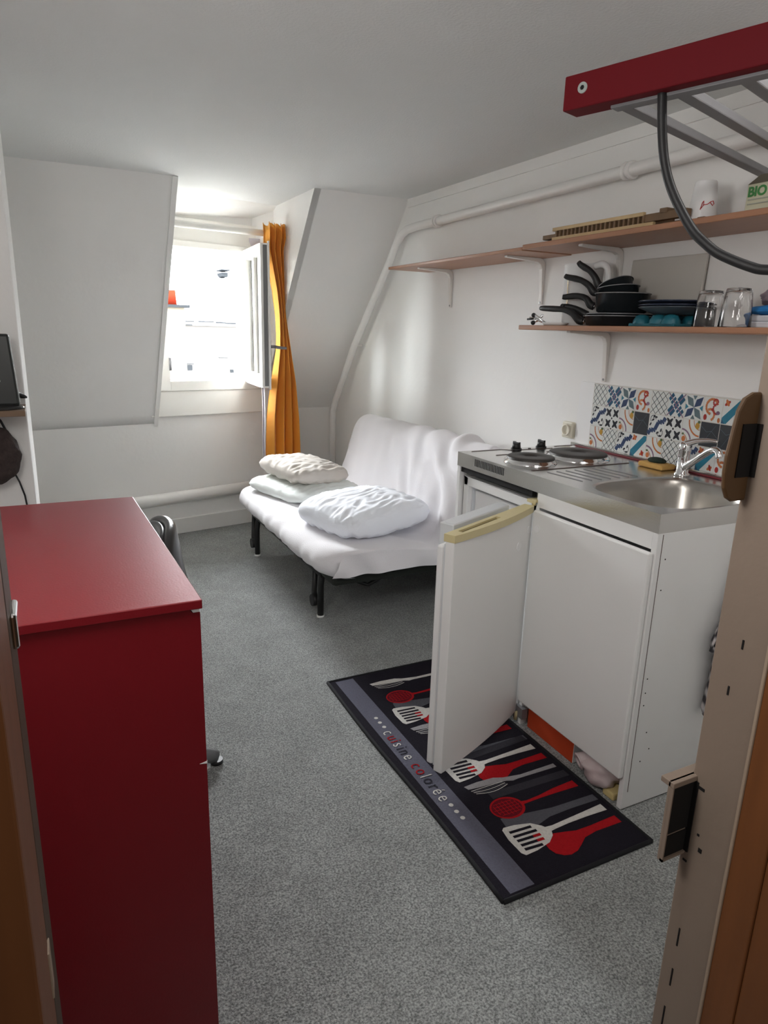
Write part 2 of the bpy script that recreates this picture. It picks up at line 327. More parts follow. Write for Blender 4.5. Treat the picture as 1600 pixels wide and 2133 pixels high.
# window wall with its opening
S0, S1, Z0, Z1 = 1.585, 2.205, 0.99, 1.865
def wslab(b, s0, s1, z0, z1, d0, d1, m=0):
    b.hexa([wp(s0, z0, d0), wp(s1, z0, d0), wp(s1, z0, d1), wp(s0, z0, d1), wp(s0, z1, d0), wp(s1, z1, d0), wp(s1, z1, d1), wp(s0, z1, d1)], m); return b
b = B(); SR = 1.445/math.cos(SK)+0.0
SR = (Vector((1.445, 0, 0)).x+KW*math.sin(SK))/math.cos(SK)
wslab(b, 0.3, S0, 0, ZC, 0, 0.18); wslab(b, S1, SR, 0, ZC, 0, 0.18); wslab(b, S0, S1, 0, Z0, 0, 0.18); wslab(b, S0, S1, Z1, ZC, 0, 0.18)
struct(b.build('wall_back', WALL), 'white back wall holding the dormer window', 'wall')
struct(B().box(1.445, XK+0.1, YB, YB+0.1, 0, ZC).build('wall_back_recess', WALL), 'white wall under the right slope behind the sofa bed', 'wall')
yw = 4.706
def zsl(y): return ZC-(y-3.84)*(ZC-0.777)/(YB-3.84)
b = B(); zq = zsl(yw); b.prism([(3.84, ZC), (yw, zq), (yw, ZC)], (1.445, 0, 0), (0, 1, 0), (0, 0, 1), (0.04, 0, 0)); b.prism([(yw, 0), (YB, 0), (YB, 0.777), (yw, zq)], (1.405, 0, 0), (0, 1, 0), (0, 0, 1), (0.04, 0, 0))
struct(b.build('wall_cheek_right', WALL), 'white side of the dormer right of the window', 'wall')
# right sloped wall
b = B(); b.prism([(3.84, ZC), (YB, 0.777), (YB+0.05, 0.777), (3.92, ZC)], (1.4452, 0, 0), (0, 1, 0), (0, 0, 1), (XK-1.4452, 0, 0))
struct(b.build('wall_slope_right', WALL), 'white sloped attic wall right of the window', 'wall')
# left sloped wall: a smooth painted board with a raised border
TLc, TRc, BRc, BLc = Vector((XL, 4.012, ZC)), Vector((0.736, 3.973, ZC)), Vector((0.645, 4.5415, 0.752)), Vector((XL, 4.331, 0.752))
def sl(u, v, d=0.0):
    p = (TLc*(1-u)+TRc*u)*(1-v)+(BLc*(1-u)+BRc*u)*v
    return p+Vector((-0.03, -0.92, -0.38))*d
b = B()
b.grid(lambda u, v: sl(u, v, 0), 24, 24); b.grid(lambda u, v: sl(u, v, -0.05), 24, 24)
b.grid(lambda u, v: sl(1, v, -0.05*u), 2, 24, smooth=False); b.grid(lambda u, v: sl(u, 1, -0.05*v), 24, 2, smooth=False)
struct(b.build('wall_slope_left', WALL), 'grey-lit white sloped attic wall left of the window', 'wall')
b = B(); NV = 24
for i in range(NV):
    v0, v1 = i/NV*1.03, (i+1)/NV*1.03
    b.hexa([sl(0.975, v0, -.05), sl(1.0, v0, -.05), sl(1.0, v1, -.05), sl(0.975, v1, -.05), sl(0.975, v0, .008), sl(1.0, v0, .008), sl(1.0, v1, .008), sl(0.975, v1, .008)])
struct(b.build('trim_1', TRIM), 'raised white strip along the edge of the left sloped wall', 'trim')
# left dormer cheek
b = B(); A_ = [Vector((0.736, 3.99, ZC)), Vector((0.645, 4.53, 0.752))]; wl = wp(S0-0.02, 0); 
b.hexa([Vector((0.735, 4.0, ZC)), Vector((0.70, wp(1.6,0).y+.02, ZC)), Vector((0.645, wp(1.6,0).y+.02, 0.76)), Vector((0.645, 4.53, 0.76)),
        Vector((0.705, 4.0, ZC)), Vector((0.66, wp(1.6,0).y+.02, ZC)), Vector((0.615, wp(1.6,0).y+.02, 0.76)), Vector((0.615, 4.53, 0.76))])
struct(b.build('wall_cheek_left', WALL), 'white side of the dormer left of the window', 'wall')
# dormer ceiling dropping towards the window, with the angled corner piece
b = B()
q = [Vector((0.66, 4.36, ZC)), Vector((1.445, 4.52, ZC)), wp(SR, 2.06), wp(1.56, 2.0)]
b.add(q+[Vector((0.66, 4.36, ZC+.02)), Vector((1.445, 4.52, ZC+.02)), wp(SR, ZC+.02), wp(1.56, ZC+.02)], [(3, 2, 1, 0), (4, 5, 6, 7), (0, 1, 5, 4), (1, 2, 6, 5), (2, 3, 7, 6), (3, 0, 4, 7)])
b.prism([(0, 0), (0.11, 0), (0.11, -0.10)], Vector((1.334, 4.69, 0)), (1, 0, 0), (0, 1, 0), (0, 0, 0)) if False else None
b.add([wp(SR-.12, 1.87, -.001), wp(SR-.001, 1.87, -.10), wp(SR-.001, 1.87, -.001), wp(SR-.12, 2.1, -.001), wp(SR-.001, 2.1, -.14), wp(SR-.001, 2.1, -.001)], [(0, 1, 2), (5, 4, 3), (0, 3, 4, 1), (1, 4, 5, 2), (2, 5, 3, 0)])
struct(b.build('trim_2', WALL), 'sloping white ceiling piece above the window', 'ceiling piece')
# pilaster on the left that carries the little shelf
struct(B().box(XL, -0.056, 2.65, 3.30, 0, ZC).build('wall_pilaster', WALL, bevel=0.004), 'white boxed pillar at the left edge behind the red dresser', 'pillar')
# baseboard on the window wall
b = B(); wslab(b, 0.3, SR, 0, 0.105, -0.018, 0)
struct(b.build('baseboard_back', TRIM, bevel=0.003), 'white skirting board under the window', 'skirting board')
struct(B().box(XK-0.008, XK, 0.505, 3.84, 2.072, ZC).build('trim_3', WALL), 'shallow white band along the top of the right wall', 'trim')
struct(B().box(XK-0.015, XK, 0.505, YB, 0, 0.09).build('baseboard_right', TRIM), 'white skirting board along the right wall', 'skirting board')

# apron board and sill below the window
b = B(); wslab(b, 1.50, 2.285, 0.792, 0.955, -0.022, 0)
tr = struct(b.build('trim_4', WINW, bevel=0.006), 'wide white board below the window', 'window apron')
b = B(); wslab(b, 1.50, SR-.01, 1.868, 1.955, -0.020, 0); wslab(b, 1.50, SR-.03, 1.955, 2.0, -0.030, 0)
struct(b.build('trim_5', WINW, bevel=0.002), 'cream board above the window', 'window header')

# window
w1 = thing('window_1', 'small white wooden window with its sash opened inwards', 'window', wp(1.9, 0.955)); w1['kind'] = 'structure'
FS0, FS1, FZ0, FZ1 = 1.634, 2.168, 1.018, 1.832
b = B(); wslab(b, S0-.03, FS0, 0.955, 1.868, -0.03, 0.09); wslab(b, FS1, S1+.05, 0.955, 1.868, -0.03, 0.09); wslab(b, FS0, FS1, 0.955, FZ0, -0.03, 0.09); wslab(b, FS0, FS1, FZ1, 1.868, -0.03, 0.09)
wslab(b, FS0, FS0+.02, FZ0, FZ1, 0.03, 0.09); wslab(b, FS1-.012, FS1, FZ0, FZ1, 0.03, 0.09); wslab(b, FS0, FS1, FZ0, FZ0+.012, 0.03, 0.09); wslab(b, FS0, FS1, FZ1-.012, FZ1, 0.03, 0.09)
b.build('window_frame', WINW, w1, bevel=0.003)
b = B(); wslab(b, FS0-.02, FS1+.02, FZ0-.03, FZ0+.004, 0.09, 0.22); b.build('outer_sill', ZINC, w1)
b = B(); b.cyl(wp(FS0+.004, 1.085, -.032), wp(FS0+.004, 1.165, -.032), 0.008, n=12); b.build('hinge', GALV, w1)
# sash: hinged on the right, swung into the room
HP = wp(FS1+.01, 0, -0.035); E1 = Vector((1.238, 4.135, 0)); sd = (E1-HP); sd.z = 0; SL = sd.length; sd.normalize(); sn = Vector((-sd.y, sd.x, 0))
if sn.x < 0: sn = -sn      # towards the curtain
sash = bpy.data.objects.new('sash', None); C.objects.link(sash); sash.parent = w1; WL[sash.name] = WL[w1.name]
def sbox(b, a0, a1, z0, z1, t0=-.02, t1=.03, m=0):
    o = HP+sd*a0+sn*t0+Vector((0, 0, z0)); return b.obox(o, sd*(a1-a0), sn*(t1-t0), Vector((0, 0, z1-z0)), m)
b = B(); SZ0, SZ1 = 1.005, 1.845
sbox(b, 0, .07, SZ0, SZ1); sbox(b, SL-.065, SL, SZ0, SZ1); sbox(b, .07, SL-.065, SZ0, SZ0+.075); sbox(b, .07, SL-.065, SZ1-.065, SZ1)
sbox(b, .245, .275, SZ0+.07, SZ1-.06, -.012, .02)
sbox(b, SL-.004, SL+.010, SZ0-.012, SZ1+.012, .022, .034)
b.build('sash_frame', WINW, sash, bevel=0.003)
b = B(); sbox(b, SL-.001, SL+.002, SZ0+.01, SZ1-.01, -.004, .020); b.build('seal', RUBB, sash)
for a0, a1 in ((.068, .247), (.273, SL-.063)):
    b = B(); sbox(b, a0, a1, SZ0+.07, SZ1-.06, .002, .006); b.build('glass_pane', PANE, sash)
b = B(); sbox(b, SL-.045, SL-.020, 1.20, 1.29, .03, .042); hz = 1.252
hp = HP+sd*(SL-.032)+sn*.042+Vector((0, 0, hz)); b.cyl(hp, hp+sn*.03, .009, n=12); b.tube([hp+sn*.03, hp+sn*.045+Vector((0, 0, -.004)), hp+sn*.10+Vector((0, 0, -.008))], [.010, .010, .008], 10)
b.build('window_handle', GALV, sash)

# ================================================================ OUTSIDE
FY = 11.0
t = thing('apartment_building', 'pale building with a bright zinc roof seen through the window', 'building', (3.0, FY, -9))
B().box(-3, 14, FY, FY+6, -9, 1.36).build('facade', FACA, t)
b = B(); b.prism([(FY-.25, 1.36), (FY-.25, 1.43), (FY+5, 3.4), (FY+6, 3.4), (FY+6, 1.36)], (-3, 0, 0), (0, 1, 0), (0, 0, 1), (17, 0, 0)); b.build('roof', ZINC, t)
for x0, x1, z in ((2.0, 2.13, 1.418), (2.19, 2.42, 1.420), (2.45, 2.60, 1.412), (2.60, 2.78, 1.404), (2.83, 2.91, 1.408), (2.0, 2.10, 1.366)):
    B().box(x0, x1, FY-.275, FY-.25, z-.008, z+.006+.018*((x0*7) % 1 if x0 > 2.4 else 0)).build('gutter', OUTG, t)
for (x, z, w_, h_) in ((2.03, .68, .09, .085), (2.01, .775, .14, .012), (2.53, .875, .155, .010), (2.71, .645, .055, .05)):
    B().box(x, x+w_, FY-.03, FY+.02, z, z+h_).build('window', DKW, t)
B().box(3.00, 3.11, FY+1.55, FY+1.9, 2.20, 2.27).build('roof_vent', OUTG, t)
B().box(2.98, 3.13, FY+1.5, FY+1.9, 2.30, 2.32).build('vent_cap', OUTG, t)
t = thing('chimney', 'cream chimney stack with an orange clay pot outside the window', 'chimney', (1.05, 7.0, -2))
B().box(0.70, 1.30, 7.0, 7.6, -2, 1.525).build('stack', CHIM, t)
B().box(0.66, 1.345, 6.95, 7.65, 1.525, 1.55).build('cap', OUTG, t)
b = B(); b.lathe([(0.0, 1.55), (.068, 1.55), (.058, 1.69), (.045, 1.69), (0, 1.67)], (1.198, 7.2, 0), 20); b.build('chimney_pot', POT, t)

# ================================================================ PIPES
b = B(); R_ = 0.023
pth = [(1.985, 0.55, 1.972), (1.988, 2.02, 1.957), (1.99, 3.40, 1.945), (1.99, 3.66, 1.945), (1.99, 3.76, 1.940), (1.99, 3.83, 1.918), (1.99, 3.89, 1.87), (1.985, 3.96, 1.78), (1.975, 4.46, 1.255), (1.97, 4.72, 0.915), (1.968, 4.78, .84), (1.967, 4.815, 0.77), (1.967, 4.82, 0.70), (1.967, 4.82, 0.0)]
b.tube(pth, R_, 16)
P_ = tag(b.build('water_pipe', PIPE), 'white painted pipe along the right wall bending down the slope to the floor', 'pipe')
for y, z in ((2.03, 1.957), (2.055, 1.957), (3.40, 1.945), (3.425, 1.945)):
    B().cyl((1.99, y-.008, z), (1.99, y+.008, z), .032, n=20).build('collar', PIPE, P_, bevel=.003)
for y, z in ((4.45, 1.262), (2.0, 1.957), (3.37, 1.945)):
    B().cyl((1.975, y, z), (2.036, y+.0, z+.0), .008, n=10).build('wall_clip', PIPE, P_)
b = B(); c0 = wp(0.35, .245, -.085); c1 = wp(SR-.02, .285, -.085); b.tube([c0, c1], .040, 20)
P2 = tag(b.build('heating_pipe', PIPE), 'thick white heating pipe low under the window', 'pipe')
for s in (0.9, 2.3): B().cyl(wp(s, .26, -.085), wp(s, .26, 0), .01, n=10).build('pipe_bracket', PIPE, P2)

# ================================================================ CURTAIN
CY = 4.385
rod = B(); ra, rb = Vector((0.62, 4.22, 1.922)), Vector((1.436, 4.388, 1.928)); rod.tube([ra, rb], .019, 16)
tag(rod.build('curtain_rod', WINW), 'white curtain rod across the dormer above the window', 'curtain rod')
CZ = [1.975, 1.90, 1.78, 1.60, 1.44, 1.32, 1.22, 1.02, .79, .55, .43]
CLx = [1.298, 1.300, 1.33, 1.37, 1.392, 1.395, 1.392, 1.36, 1.325, 1.305, 1.30]
CRx = [1.432, 1.436, 1.438, 1.438, 1.444, 1.462, 1.475, 1.500, 1.518, 1.525, 1.53]
def ip(z, ys):
    for i in range(len(CZ)-1):
        if z >= CZ[i+1]: t_ = (CZ[i]-z)/(CZ[i]-CZ[i+1]); return ys[i]*(1-t_)+ys[i+1]*t_
    return ys[-1]
ct = thing('curtain', 'mustard yellow curtain gathered at the right of the open window', 'curtain', (1.40, CY, 0.43))
def cf(u, v):
    z = 1.975+.012*math.sin(u*40)*(1-v)-v*(1.975-.43); L, R2 = ip(z, CLx), ip(z, CRx); wdt = R2-L
    ph = u*2*PI*3.6+.7*math.sin(2.2*v+u*5)+.4; am = .042*(1-.35*math.exp(-((z-1.25)/.2)**2))
    return Vector((L+wdt*(u+.03*math.sin(2*ph)/1.5), CY-.005-.055*min(1, max(0, (z-1.84)/.06))+am*math.sin(ph)-.012*math.cos(3.3*z+u*3)-.07*max(0, .9-z), z))
b = B(); b.grid(cf, 150, 60); b.build('fabric', CURT, ct, fix=False, solid=.002)
def lf(u, v):
    z = 1.02-v*.58; return Vector((1.288-.004*v+.012*u+.004*math.sin(v*6), CY-.0-.07*max(0, .9-z)+.02*math.sin(u*5), z))
b = B(); b.grid(lf, 8, 24); b.build('lining', LINE, ct, fix=False, solid=.002)
b = B(); b.grid(lambda u, v: Vector((1.235+.07*u, CY+.045, 1.90-.16*u*(v)-.02*v)), 6, 8)
b.build('lining', LINE, ct, fix=False, solid=.002)

# ================================================================ SOFA BED
SY0, SY1 = 2.60, 4.07
sofa = thing('sofa_bed', 'folding sofa bed under a loose white cover on black tube legs', 'sofa bed', (1.45, (SY0+SY1)/2, 0))
prof = [(1.085, .300), (1.050, .305), (1.018, .325), (1.008, .355), (1.018, .388), (1.045, .408), (1.10, .420), (1.22, .425), (1.36, .415), (1.50, .400), (1.60, .392), (1.665, .402), (1.705, .445), (1.735, .520), (1.765, .620), (1.790, .720), (1.815, .800), (1.845, .845), (1.885, .865), (1.93, .862), (1.965, .840), (1.985, .79), (1.995, .70), (2.0, .50), (1.99, .33), (1.95, .30)]
cs = Vector((1.50, 0, .46))
def sampler(pr, n):
    L = [0]
    for i in range(1, len(pr)): L.append(L[-1]+math.dist(pr[i], pr[i-1]))
    out = []
    for k in range(n):
        d = L[-1]*k/(n-1); i = 0
        while i < len(pr)-2 and L[i+1] < d: i += 1
        t_ = (d-L[i])/(L[i+1]-L[i]); 
        p0, p1, p2, p3 = pr[max(i-1, 0)], pr[i], pr[i+1], pr[min(i+2, len(pr)-1)]
        out.append(tuple(.5*((2*p1[j])+(-p0[j]+p2[j])*t_+(2*p0[j]-5*p1[j]+4*p2[j]-p3[j])*t_*t_+(-p0[j]+3*p1[j]-3*p2[j]+p3[j])*t_**3) for j in (0, 1)))
    return out
NP, NYY = 130, 150; PS = sampler(prof, NP)
def crease(p, s, sc): 
    n_ = noise.noise(Vector(p)*sc+Vector((s, s, s))); return 1-abs(n_)*2
vs = []; rows = []
# stations along y, with rounded rims then flat ends closing inwards
st = []
for k in range(8): a = PI/2*k/8; st.append((SY0+.035*(1-math.sin(a)) , 1-.030*(1-math.sin(a))/.45, k))
st = []
endk = [0.0, .15, .30, .45, .60, .72, .82, .90, .955]
for e in endk: st.append((SY0+.012*(1-e)+.0, e, 1))
for k in range(1, 13): a = PI/2*k/12; st.append((SY0+.012+.075*(1-math.cos(a)), .955+.045*math.sin(a), 0))
for k in range(1, NYY): st.append((SY0+.087+(SY1-SY0-.122)*k/NYY, 1, 0))
for k in range(8, -1, -1): a = PI/2*k/8; st.append((SY1-.035*(1-math.cos(a)), .955+.045*math.sin(a), 0))
for e in reversed(endk): st.append((SY1-.012*(1-e), e, 1))
def cen(j):  # centre line towards which end caps shrink: from seat to back
    x, z = PS[j]
    return (x, .31+(z-.31)*0.0) if z > .31 else (x, .31)
for (y, e, cap) in st:
    for j, (x, z) in enumerate(PS):
        cx_, cz_ = cen(j); 
        X = cx_+(x-cx_)*e; Z = cz_+(z-cz_)*e
        u = j/(NP-1); near = max(0.0, 1-(y-SY0)/.95); far = max(0.0, 1-(SY1-y)/.5)
        # sag of the backrest top towards the far end
        if x > 1.70: Z += -.030*(y-SY0)/(SY1-SY0)*min(1, (x-1.70)/.12)*e
        RR_ = .13; dy_ = min(y-SY0, SY1-y); ins = RR_-math.sqrt(max(0, RR_**2-max(0, RR_-dy_)**2)) if dy_ < RR_ else 0
        if x < 1.35: X += ins*.75*min(1, (1.35-x)/.25)
        # wrinkles
        w_ = .006*noise.noise(Vector((X*3, y*3, Z*3)))
        bk = max(0, min(1, (x-1.58)/.15)); 
        d1 = (y-SY0)*1.0-(Z-.40)*.9
        w_ += bk*near*.022*math.sin((d1)*25+3*noise.noise(Vector((y*4, Z*4, 1))))*min(1, e*1.2)
        w_ += bk*.002*math.sin((y-Z*.35)*40+4*noise.noise(Vector((y*3, Z*3, 7))))
        w_ += (1-bk)*(.35+near)*.004*math.sin((X*.9+y*.8)*26+7*noise.noise(Vector((X*2.5, y*2.5, 3))))+.004*noise.noise(Vector((X*11, y*7, Z*9)))
        if x < 1.05: w_ += .003*math.sin(y*45+5*noise.noise(Vector((y*5, 0, 0))))*(1-min(1, (Z-.3)/.12))
        # normal estimate in the profile plane
        a_, c_ = PS[max(j-1, 0)], PS[min(j+1, NP-1)]; tx, tz = c_[0]-a_[0], c_[1]-a_[1]; ll = math.hypot(tx, tz) or 1; nx, nz = -tz/ll, tx/ll
        yy = y
        if cap: 
            sgn = -1 if y < 3.3 else 1; yy = y+sgn*(.010*math.sin(Z*30+X*22+3*noise.noise(Vector((X*5, Z*5, 2))))+.02*(1-e))
            vs.append(Vector((X, yy, Z-.02*(1-e)*0)))
        else:
            vs.append(Vector((X+nx*w_, yy, Z+nz*w_)))
fs = []; NS = len(st)
for i in range(NS-1):
    for j in range(NP-1): fs.append((i*NP+j, i*NP+j+1, (i+1)*NP+j+1, (i+1)*NP+j))
b = B(); b.add(vs, fs, 0, True); cover = b.build('slipcover', SHEET, sofa)
B().box(1.09, 1.95, SY0+.05, SY1-.05, .245, .312).build('mattress_base', MATT, sofa, bevel=.02)
def leg(x, y, pivot):
    b = B(); b.tube([(x+.07, y-.02, .262), (x+.03, y-.015, .258), (x+.006, y-.006, .225), (x, y, .17), (x, y, .004)], .016, 12); l_ = b.build('leg', BLACK, sofa)
    b = B(); b.tube([(x+.012, y+.10, .262), (x+.004, y+.10, .10), (x, y+.085, .055)], .014, 12); b.build('folding_strut', BLACK, l_)
    b = B(); b.cyl((x-.016, y+.085, .058), (x+.016, y+.085, .058), .030, n=20); b.build('wheel', BLKP, l_)
    b = B(); b.cyl((x, y, 0), (x, y, .012), .019, n=16); b.build('foot_cap', TRIM, l_)
leg(1.124, 2.892, 1); leg(1.10, 3.905, 1); leg(1.90, 2.892, 1); leg(1.90, 3.905, 1)
b = B(); b.tube([(1.13, 2.88, .25), (1.34, 2.86, .155), (1.36, 2.85, .150), (1.56, 2.80, .262)], .010, 10); b.tube([(1.14, 2.89, .255), (1.26, 2.88, .245), (1.40, 2.86, .265)], .012, 10)
b.build('cross_brace', BLACK, sofa)
b = B(); b.tube([(1.10, 2.80, .25), (1.10, 3.95, .25)], .014, 10); b.tube([(1.90, 2.80, .25), (1.90, 3.95, .25)], .014, 10)
b.tube([(1.12, 2.78, .25), (1.92, 2.78, .25)], .014, 10); b.tube([(1.12, 3.95, .25), (1.92, 3.95, .25)], .014, 10); b.build('frame_rail', BLACK, sofa)

def pillow(name, label, mt, c, w, d, h, rz, rx=0, ry=0, seed=0, flat=.35, wr=1.0):
    T = Matrix.Translation(Vector(c)) @ Euler((rx, ry, rz)).to_matrix().to_4x4(); b = B(); N_ = 70
    for sg in (1, -1):
        def fn(u, v):
            a, c2 = 2*u-1, 2*v-1
            r = (1-abs(a)**3)*(1-abs(c2)**3); hh = h*.5*max(0, r)**.36
            q2 = max(abs(a), abs(c2)) or 1e-6; rr_ = (abs(a)**7+abs(c2)**7)**(1/7); kk = q2/rr_
            x, y = a*kk*w/2, c2*kk*d/2
            edge = max(abs(a), abs(c2))
            ang = math.atan2(c2, a)
            n1 = noise.noise(Vector((x*5+seed, y*5, sg*3))); n2 = noise.noise(Vector((x*9+y*5, y*26-x*8+seed, sg*5)))
            z = sg*hh*(1+.12*n1*wr)+.010*wr*(abs(n2)*-2+.5)*min(1, hh/(h*.3)) + wr*.008*math.sin(ang*15+7*n1)*max(0, edge-.5)*min(1, hh/(h*.2))
            if sg < 0: z = max(z, -h*flat)+0*z
            return T @ Vector((x, y, z))
        b.grid(fn, N_, N_)
    return tag(b.build(name, mt), label, 'pillow', None)
pillow('pillow', 'flat white pillow under the beige one at the far end of the sofa bed', PILW, (1.335, 3.72, .466), .46, .60, .105, .26, 0, -.03, 3, .46, .6)
pillow('pillow', 'beige grey pillow on top of the white one on the sofa bed', PILG, (1.345, 3.755, .562), .38, .50, .125, .20, .03, .06, 11, .42, .9)
pillow('pillow', 'puffy bluish white pillow alone at the near end of the sofa bed', PILB, (1.39, 2.99, .492), .54, .50, .175, .22, 0, -.04, 23, .38, .8)

# ================================================================ KITCHENETTE
YK0, YK1, XF = 1.222, 2.222, 1.436
TZ = .920
cab = thing('sink_cabinet', 'white sink base cabinet with one plain door and open plinth', 'cabinet', (1.73, 1.49, 0))
b = B(); b.box(XF, XK-.01, YK0, YK0+.018, .004, .866, bev=.0015); b.build('side_panel', WHT, cab)
B().box(XF+.01, XK-.01, 1.722, 1.738, .0, .866).build('side_panel', WHT, cab, bevel=.001)
B().box(XF, XF+.018, YK0+.018, 1.722, .818, .866).build('fascia', WHT, cab, bevel=.001)
B().box(XK-.03, XK-.012, YK0+.018, 1.722, .10, .80).build('back_panel', WHT, cab)
B().box(XF+.02, XK-.03, YK0+.018, 1.722, .105, .120).build('bottom_panel', WHT, cab)
b = B(); b.box(XF-.020, XF-.001, YK0+.004, 1.716, .111, .812, bev=.005); dr = b.build('door', WHT, cab)
b = B()
for (yy, zz) in ((1.690, .752),): b.cyl((XF-.022, yy, zz), (XF-.0195, yy, zz), .012, n=16)
b.build('hole_cap', WHTP, dr)
b = B()
for (xx, zz) in ((1.475, .79), (1.475, .70), (1.472, .43), (1.472, .385), (1.472, .345), (1.52, .19), (1.50, .25), (1.49, .155)): B().cyl((xx, YK0-.0006, zz), (xx, YK0+.001, zz), .0022, n=8).build('screw_hole', VOID, cab)
b = B(); b.box(XF+.0185, XF+.0205, YK0-.0006, YK0+.001, .06, .862); b.build('edge_gap', GROOVE, cab)
b = B(); b.box(XF-.004, XF+.02, 1.700, 1.742, .035, .075); b.cyl((XF-.008, 1.735, .03), (XF-.008, 1.735, .082), .006, n=10); b.build('hinge', GALV, cab)

# worktop with hob and bowl: one pressed steel top
top = thing('steel_worktop', 'stainless steel kitchenette top with two hotplates and a sink bowl', 'worktop', (1.73, 1.72, .866))
BC = Vector((1.695, 1.415)); BA, BB = .205, .170; NN = 96
def sup(a, sa, sb, n=3.2):
    c_, s_ = math.cos(a), math.sin(a); return Vector((BC.x+sa*math.copysign(abs(c_)**(2/n), c_), BC.y+sb*math.copysign(abs(s_)**(2/n), s_)))
RX0, RX1, RY0, RY1 = XF, XK-.012, YK0, 1.62
def rectp(a):
    d = Vector((math.cos(a), math.sin(a))); ts = []
    if d.x > 1e-9: ts.append((RX1-BC.x)/d.x)
    if d.x < -1e-9: ts.append((RX0-BC.x)/d.x)
    if d.y > 1e-9: ts.append((RY1-BC.y)/d.y)
    if d.y < -1e-9: ts.append((RY0-BC.y)/d.y)
    return BC+d*min(ts)
angs = sorted(set([2*PI*i/NN for i in range(NN)]+[math.atan2(y-BC.y, x-BC.x) % (2*PI) for x in (RX0, RX1) for y in (RY0, RY1)]))
rings = []
rings.append([Vector((*rectp(a), TZ)) for a in angs]); rings.append([Vector((*sup(a, BA+.016, BB+.016), TZ)) for a in angs])
rings.append([Vector((*sup(a, BA+.008, BB+.008), TZ-.0035)) for a in angs])
vs = [p for r in rings for p in r]; n_ = len(angs)
b = B(); b.add(vs, [(k*n_+i, k*n_+(i+1) % n_, (k+1)*n_+(i+1) % n_, (k+1)*n_+i) for k in range(2) for i in range(n_)], 0, False)
b.flat([(RX0, RY1, TZ), (RX1, RY1, TZ), (RX1, YK1, TZ), (RX0, YK1, TZ)])
b.flat([(XF, YK0, TZ), (XF, YK0, .866), (XF, YK1, .866), (XF, YK1, TZ)]); b.flat([(XF, YK0, TZ), (XF, YK0, .866), (XK-.012, YK0, .866), (XK-.012, YK0, TZ)]); b.flat([(XF, YK1, TZ), (XF, YK1, .866), (XK-.012, YK1, .866), (XK-.012, YK1, TZ)])
b.flat([(XF, YK0, .866), (XF+.02, YK0+.02, .866), (XF+.02, YK1-.02, .866), (XF, YK1, .866)])
b.box(XK-.034, XK-.012, YK0, YK1, TZ, TZ+.012)
steel_top = b.build('steel_sheet', STEEL, top, fix=True)
b = B(); prB = [(.008, -.0035), (0, -.012), (-.006, -.035), (-.014, -.09), (-.030, -.13), (-.06, -.148), (-.11, -.152), (-.165, -.153)]
vs = []
for (e, dz) in prB: vs += [Vector((*sup(a, BA+e, max(.004, BB+e), 3.2 if e > -.1 else 2.2), TZ+dz)) for a in angs]
b.add(vs, [(k*n_+i, k*n_+(i+1) % n_, (k+1)*n_+(i+1) % n_, (k+1)*n_+i) for k in range(len(prB)-1) for i in range(n_)], 0, True); b.flat(vs[-n_:])
bowl = b.build('sink_bowl', STEELB, top, fix=False)
B().cyl((1.695, 1.415, TZ-.152), (1.695, 1.415, TZ-.148), .038, .030, n=24).build('drain', CHROME, bowl)
b = B(); b.box(1.525, 1.60, 1.60, 1.605, 0, 0) if False else None
def groove(b, pts, w_=.008): 
    for i in range(len(pts)-1):
        p, q_ = Vector((*pts[i], TZ+.0008)), Vector((*pts[i+1], TZ+.0008)); d = (q_-p).normalized(); n2 = Vector((-d.y, d.x, 0))*w_/2
        b.hexa([p-n2, p+n2, q_+n2, q_-n2, p-n2*.6+Vector((0, 0, .001)), p+n2*.6+Vector((0, 0, .001)), q_+n2*.6+Vector((0, 0, .001)), q_-n2*.6+Vector((0, 0, .001))])
for pts_, w_ in (([(1.485, 2.200), (1.63, 2.205), (1.66, 2.178), (1.86, 2.170)], .008), ([(1.53, 2.10), (1.62, 2.105)], .008), ([(1.90, 2.205), (2.0, 2.205)], .008), ([(1.78, 2.108), (1.85, 2.112)], .008), ([(1.473, 1.812), (1.92, 1.812)], .010)):
    b = B(); groove(b, pts_, w_); b.build('pressed_groove', GROOVE, top)
for k in range(7):
    b = B(); groove(b, [(1.51+.04*k, 1.775), (1.525+.04*k, 1.62)], .004); b.build('drainer_rib', GALV, top)
b = B()
for k in range(20): yy = 2.100-.0094*k; B().box(XF-.0006, XF+.0005, yy-.0022, yy+.0022, .884, .911).build('vent_slot', VOID, top)
for (cx_, cy_, rr) in ((1.575, 1.950, .086), (1.812, 1.965, .108)):
    b = B(); b.lathe([(rr+.012, TZ), (rr+.010, TZ+.006), (rr+.004, TZ+.010), (rr+.002, TZ+.013)], (cx_, cy_, 0), 56); b.lathe([(rr+.002, TZ+.004), (rr+.002, TZ+.013), (rr, TZ+.0135)], (cx_, cy_, 0), 56)
    hp = b.build('hotplate', CHROME, top)
    b = B(); b.lathe([(rr+.001, TZ+.010), (rr, TZ+.020), (rr-.004, TZ+.022), (rr*.28, TZ+.022), (rr*.26, TZ+.0195), (0.0005, TZ+.0195)], (cx_, cy_, 0), 56); b.build('heating_disc', PLATE, hp)
for (kx, ky) in ((1.688, 2.185), (1.822, 2.195)):
    b = B(); b.cyl((kx, ky, TZ), (kx, ky, TZ+.006), .022, n=24); b.cyl((kx, ky, TZ+.006), (kx, ky, TZ+.026), .018, .015, n=24); b.box(kx-.005, kx+.005, ky-.02, ky+.02, TZ+.020, TZ+.033, bev=.002)
    kb = b.build('control_knob', BLKP, top)
    B().box(kx-.0052, kx+.001, ky-.019, ky-.003, TZ+.0325, TZ+.0338).build('pointer_mark', WHTP, kb)
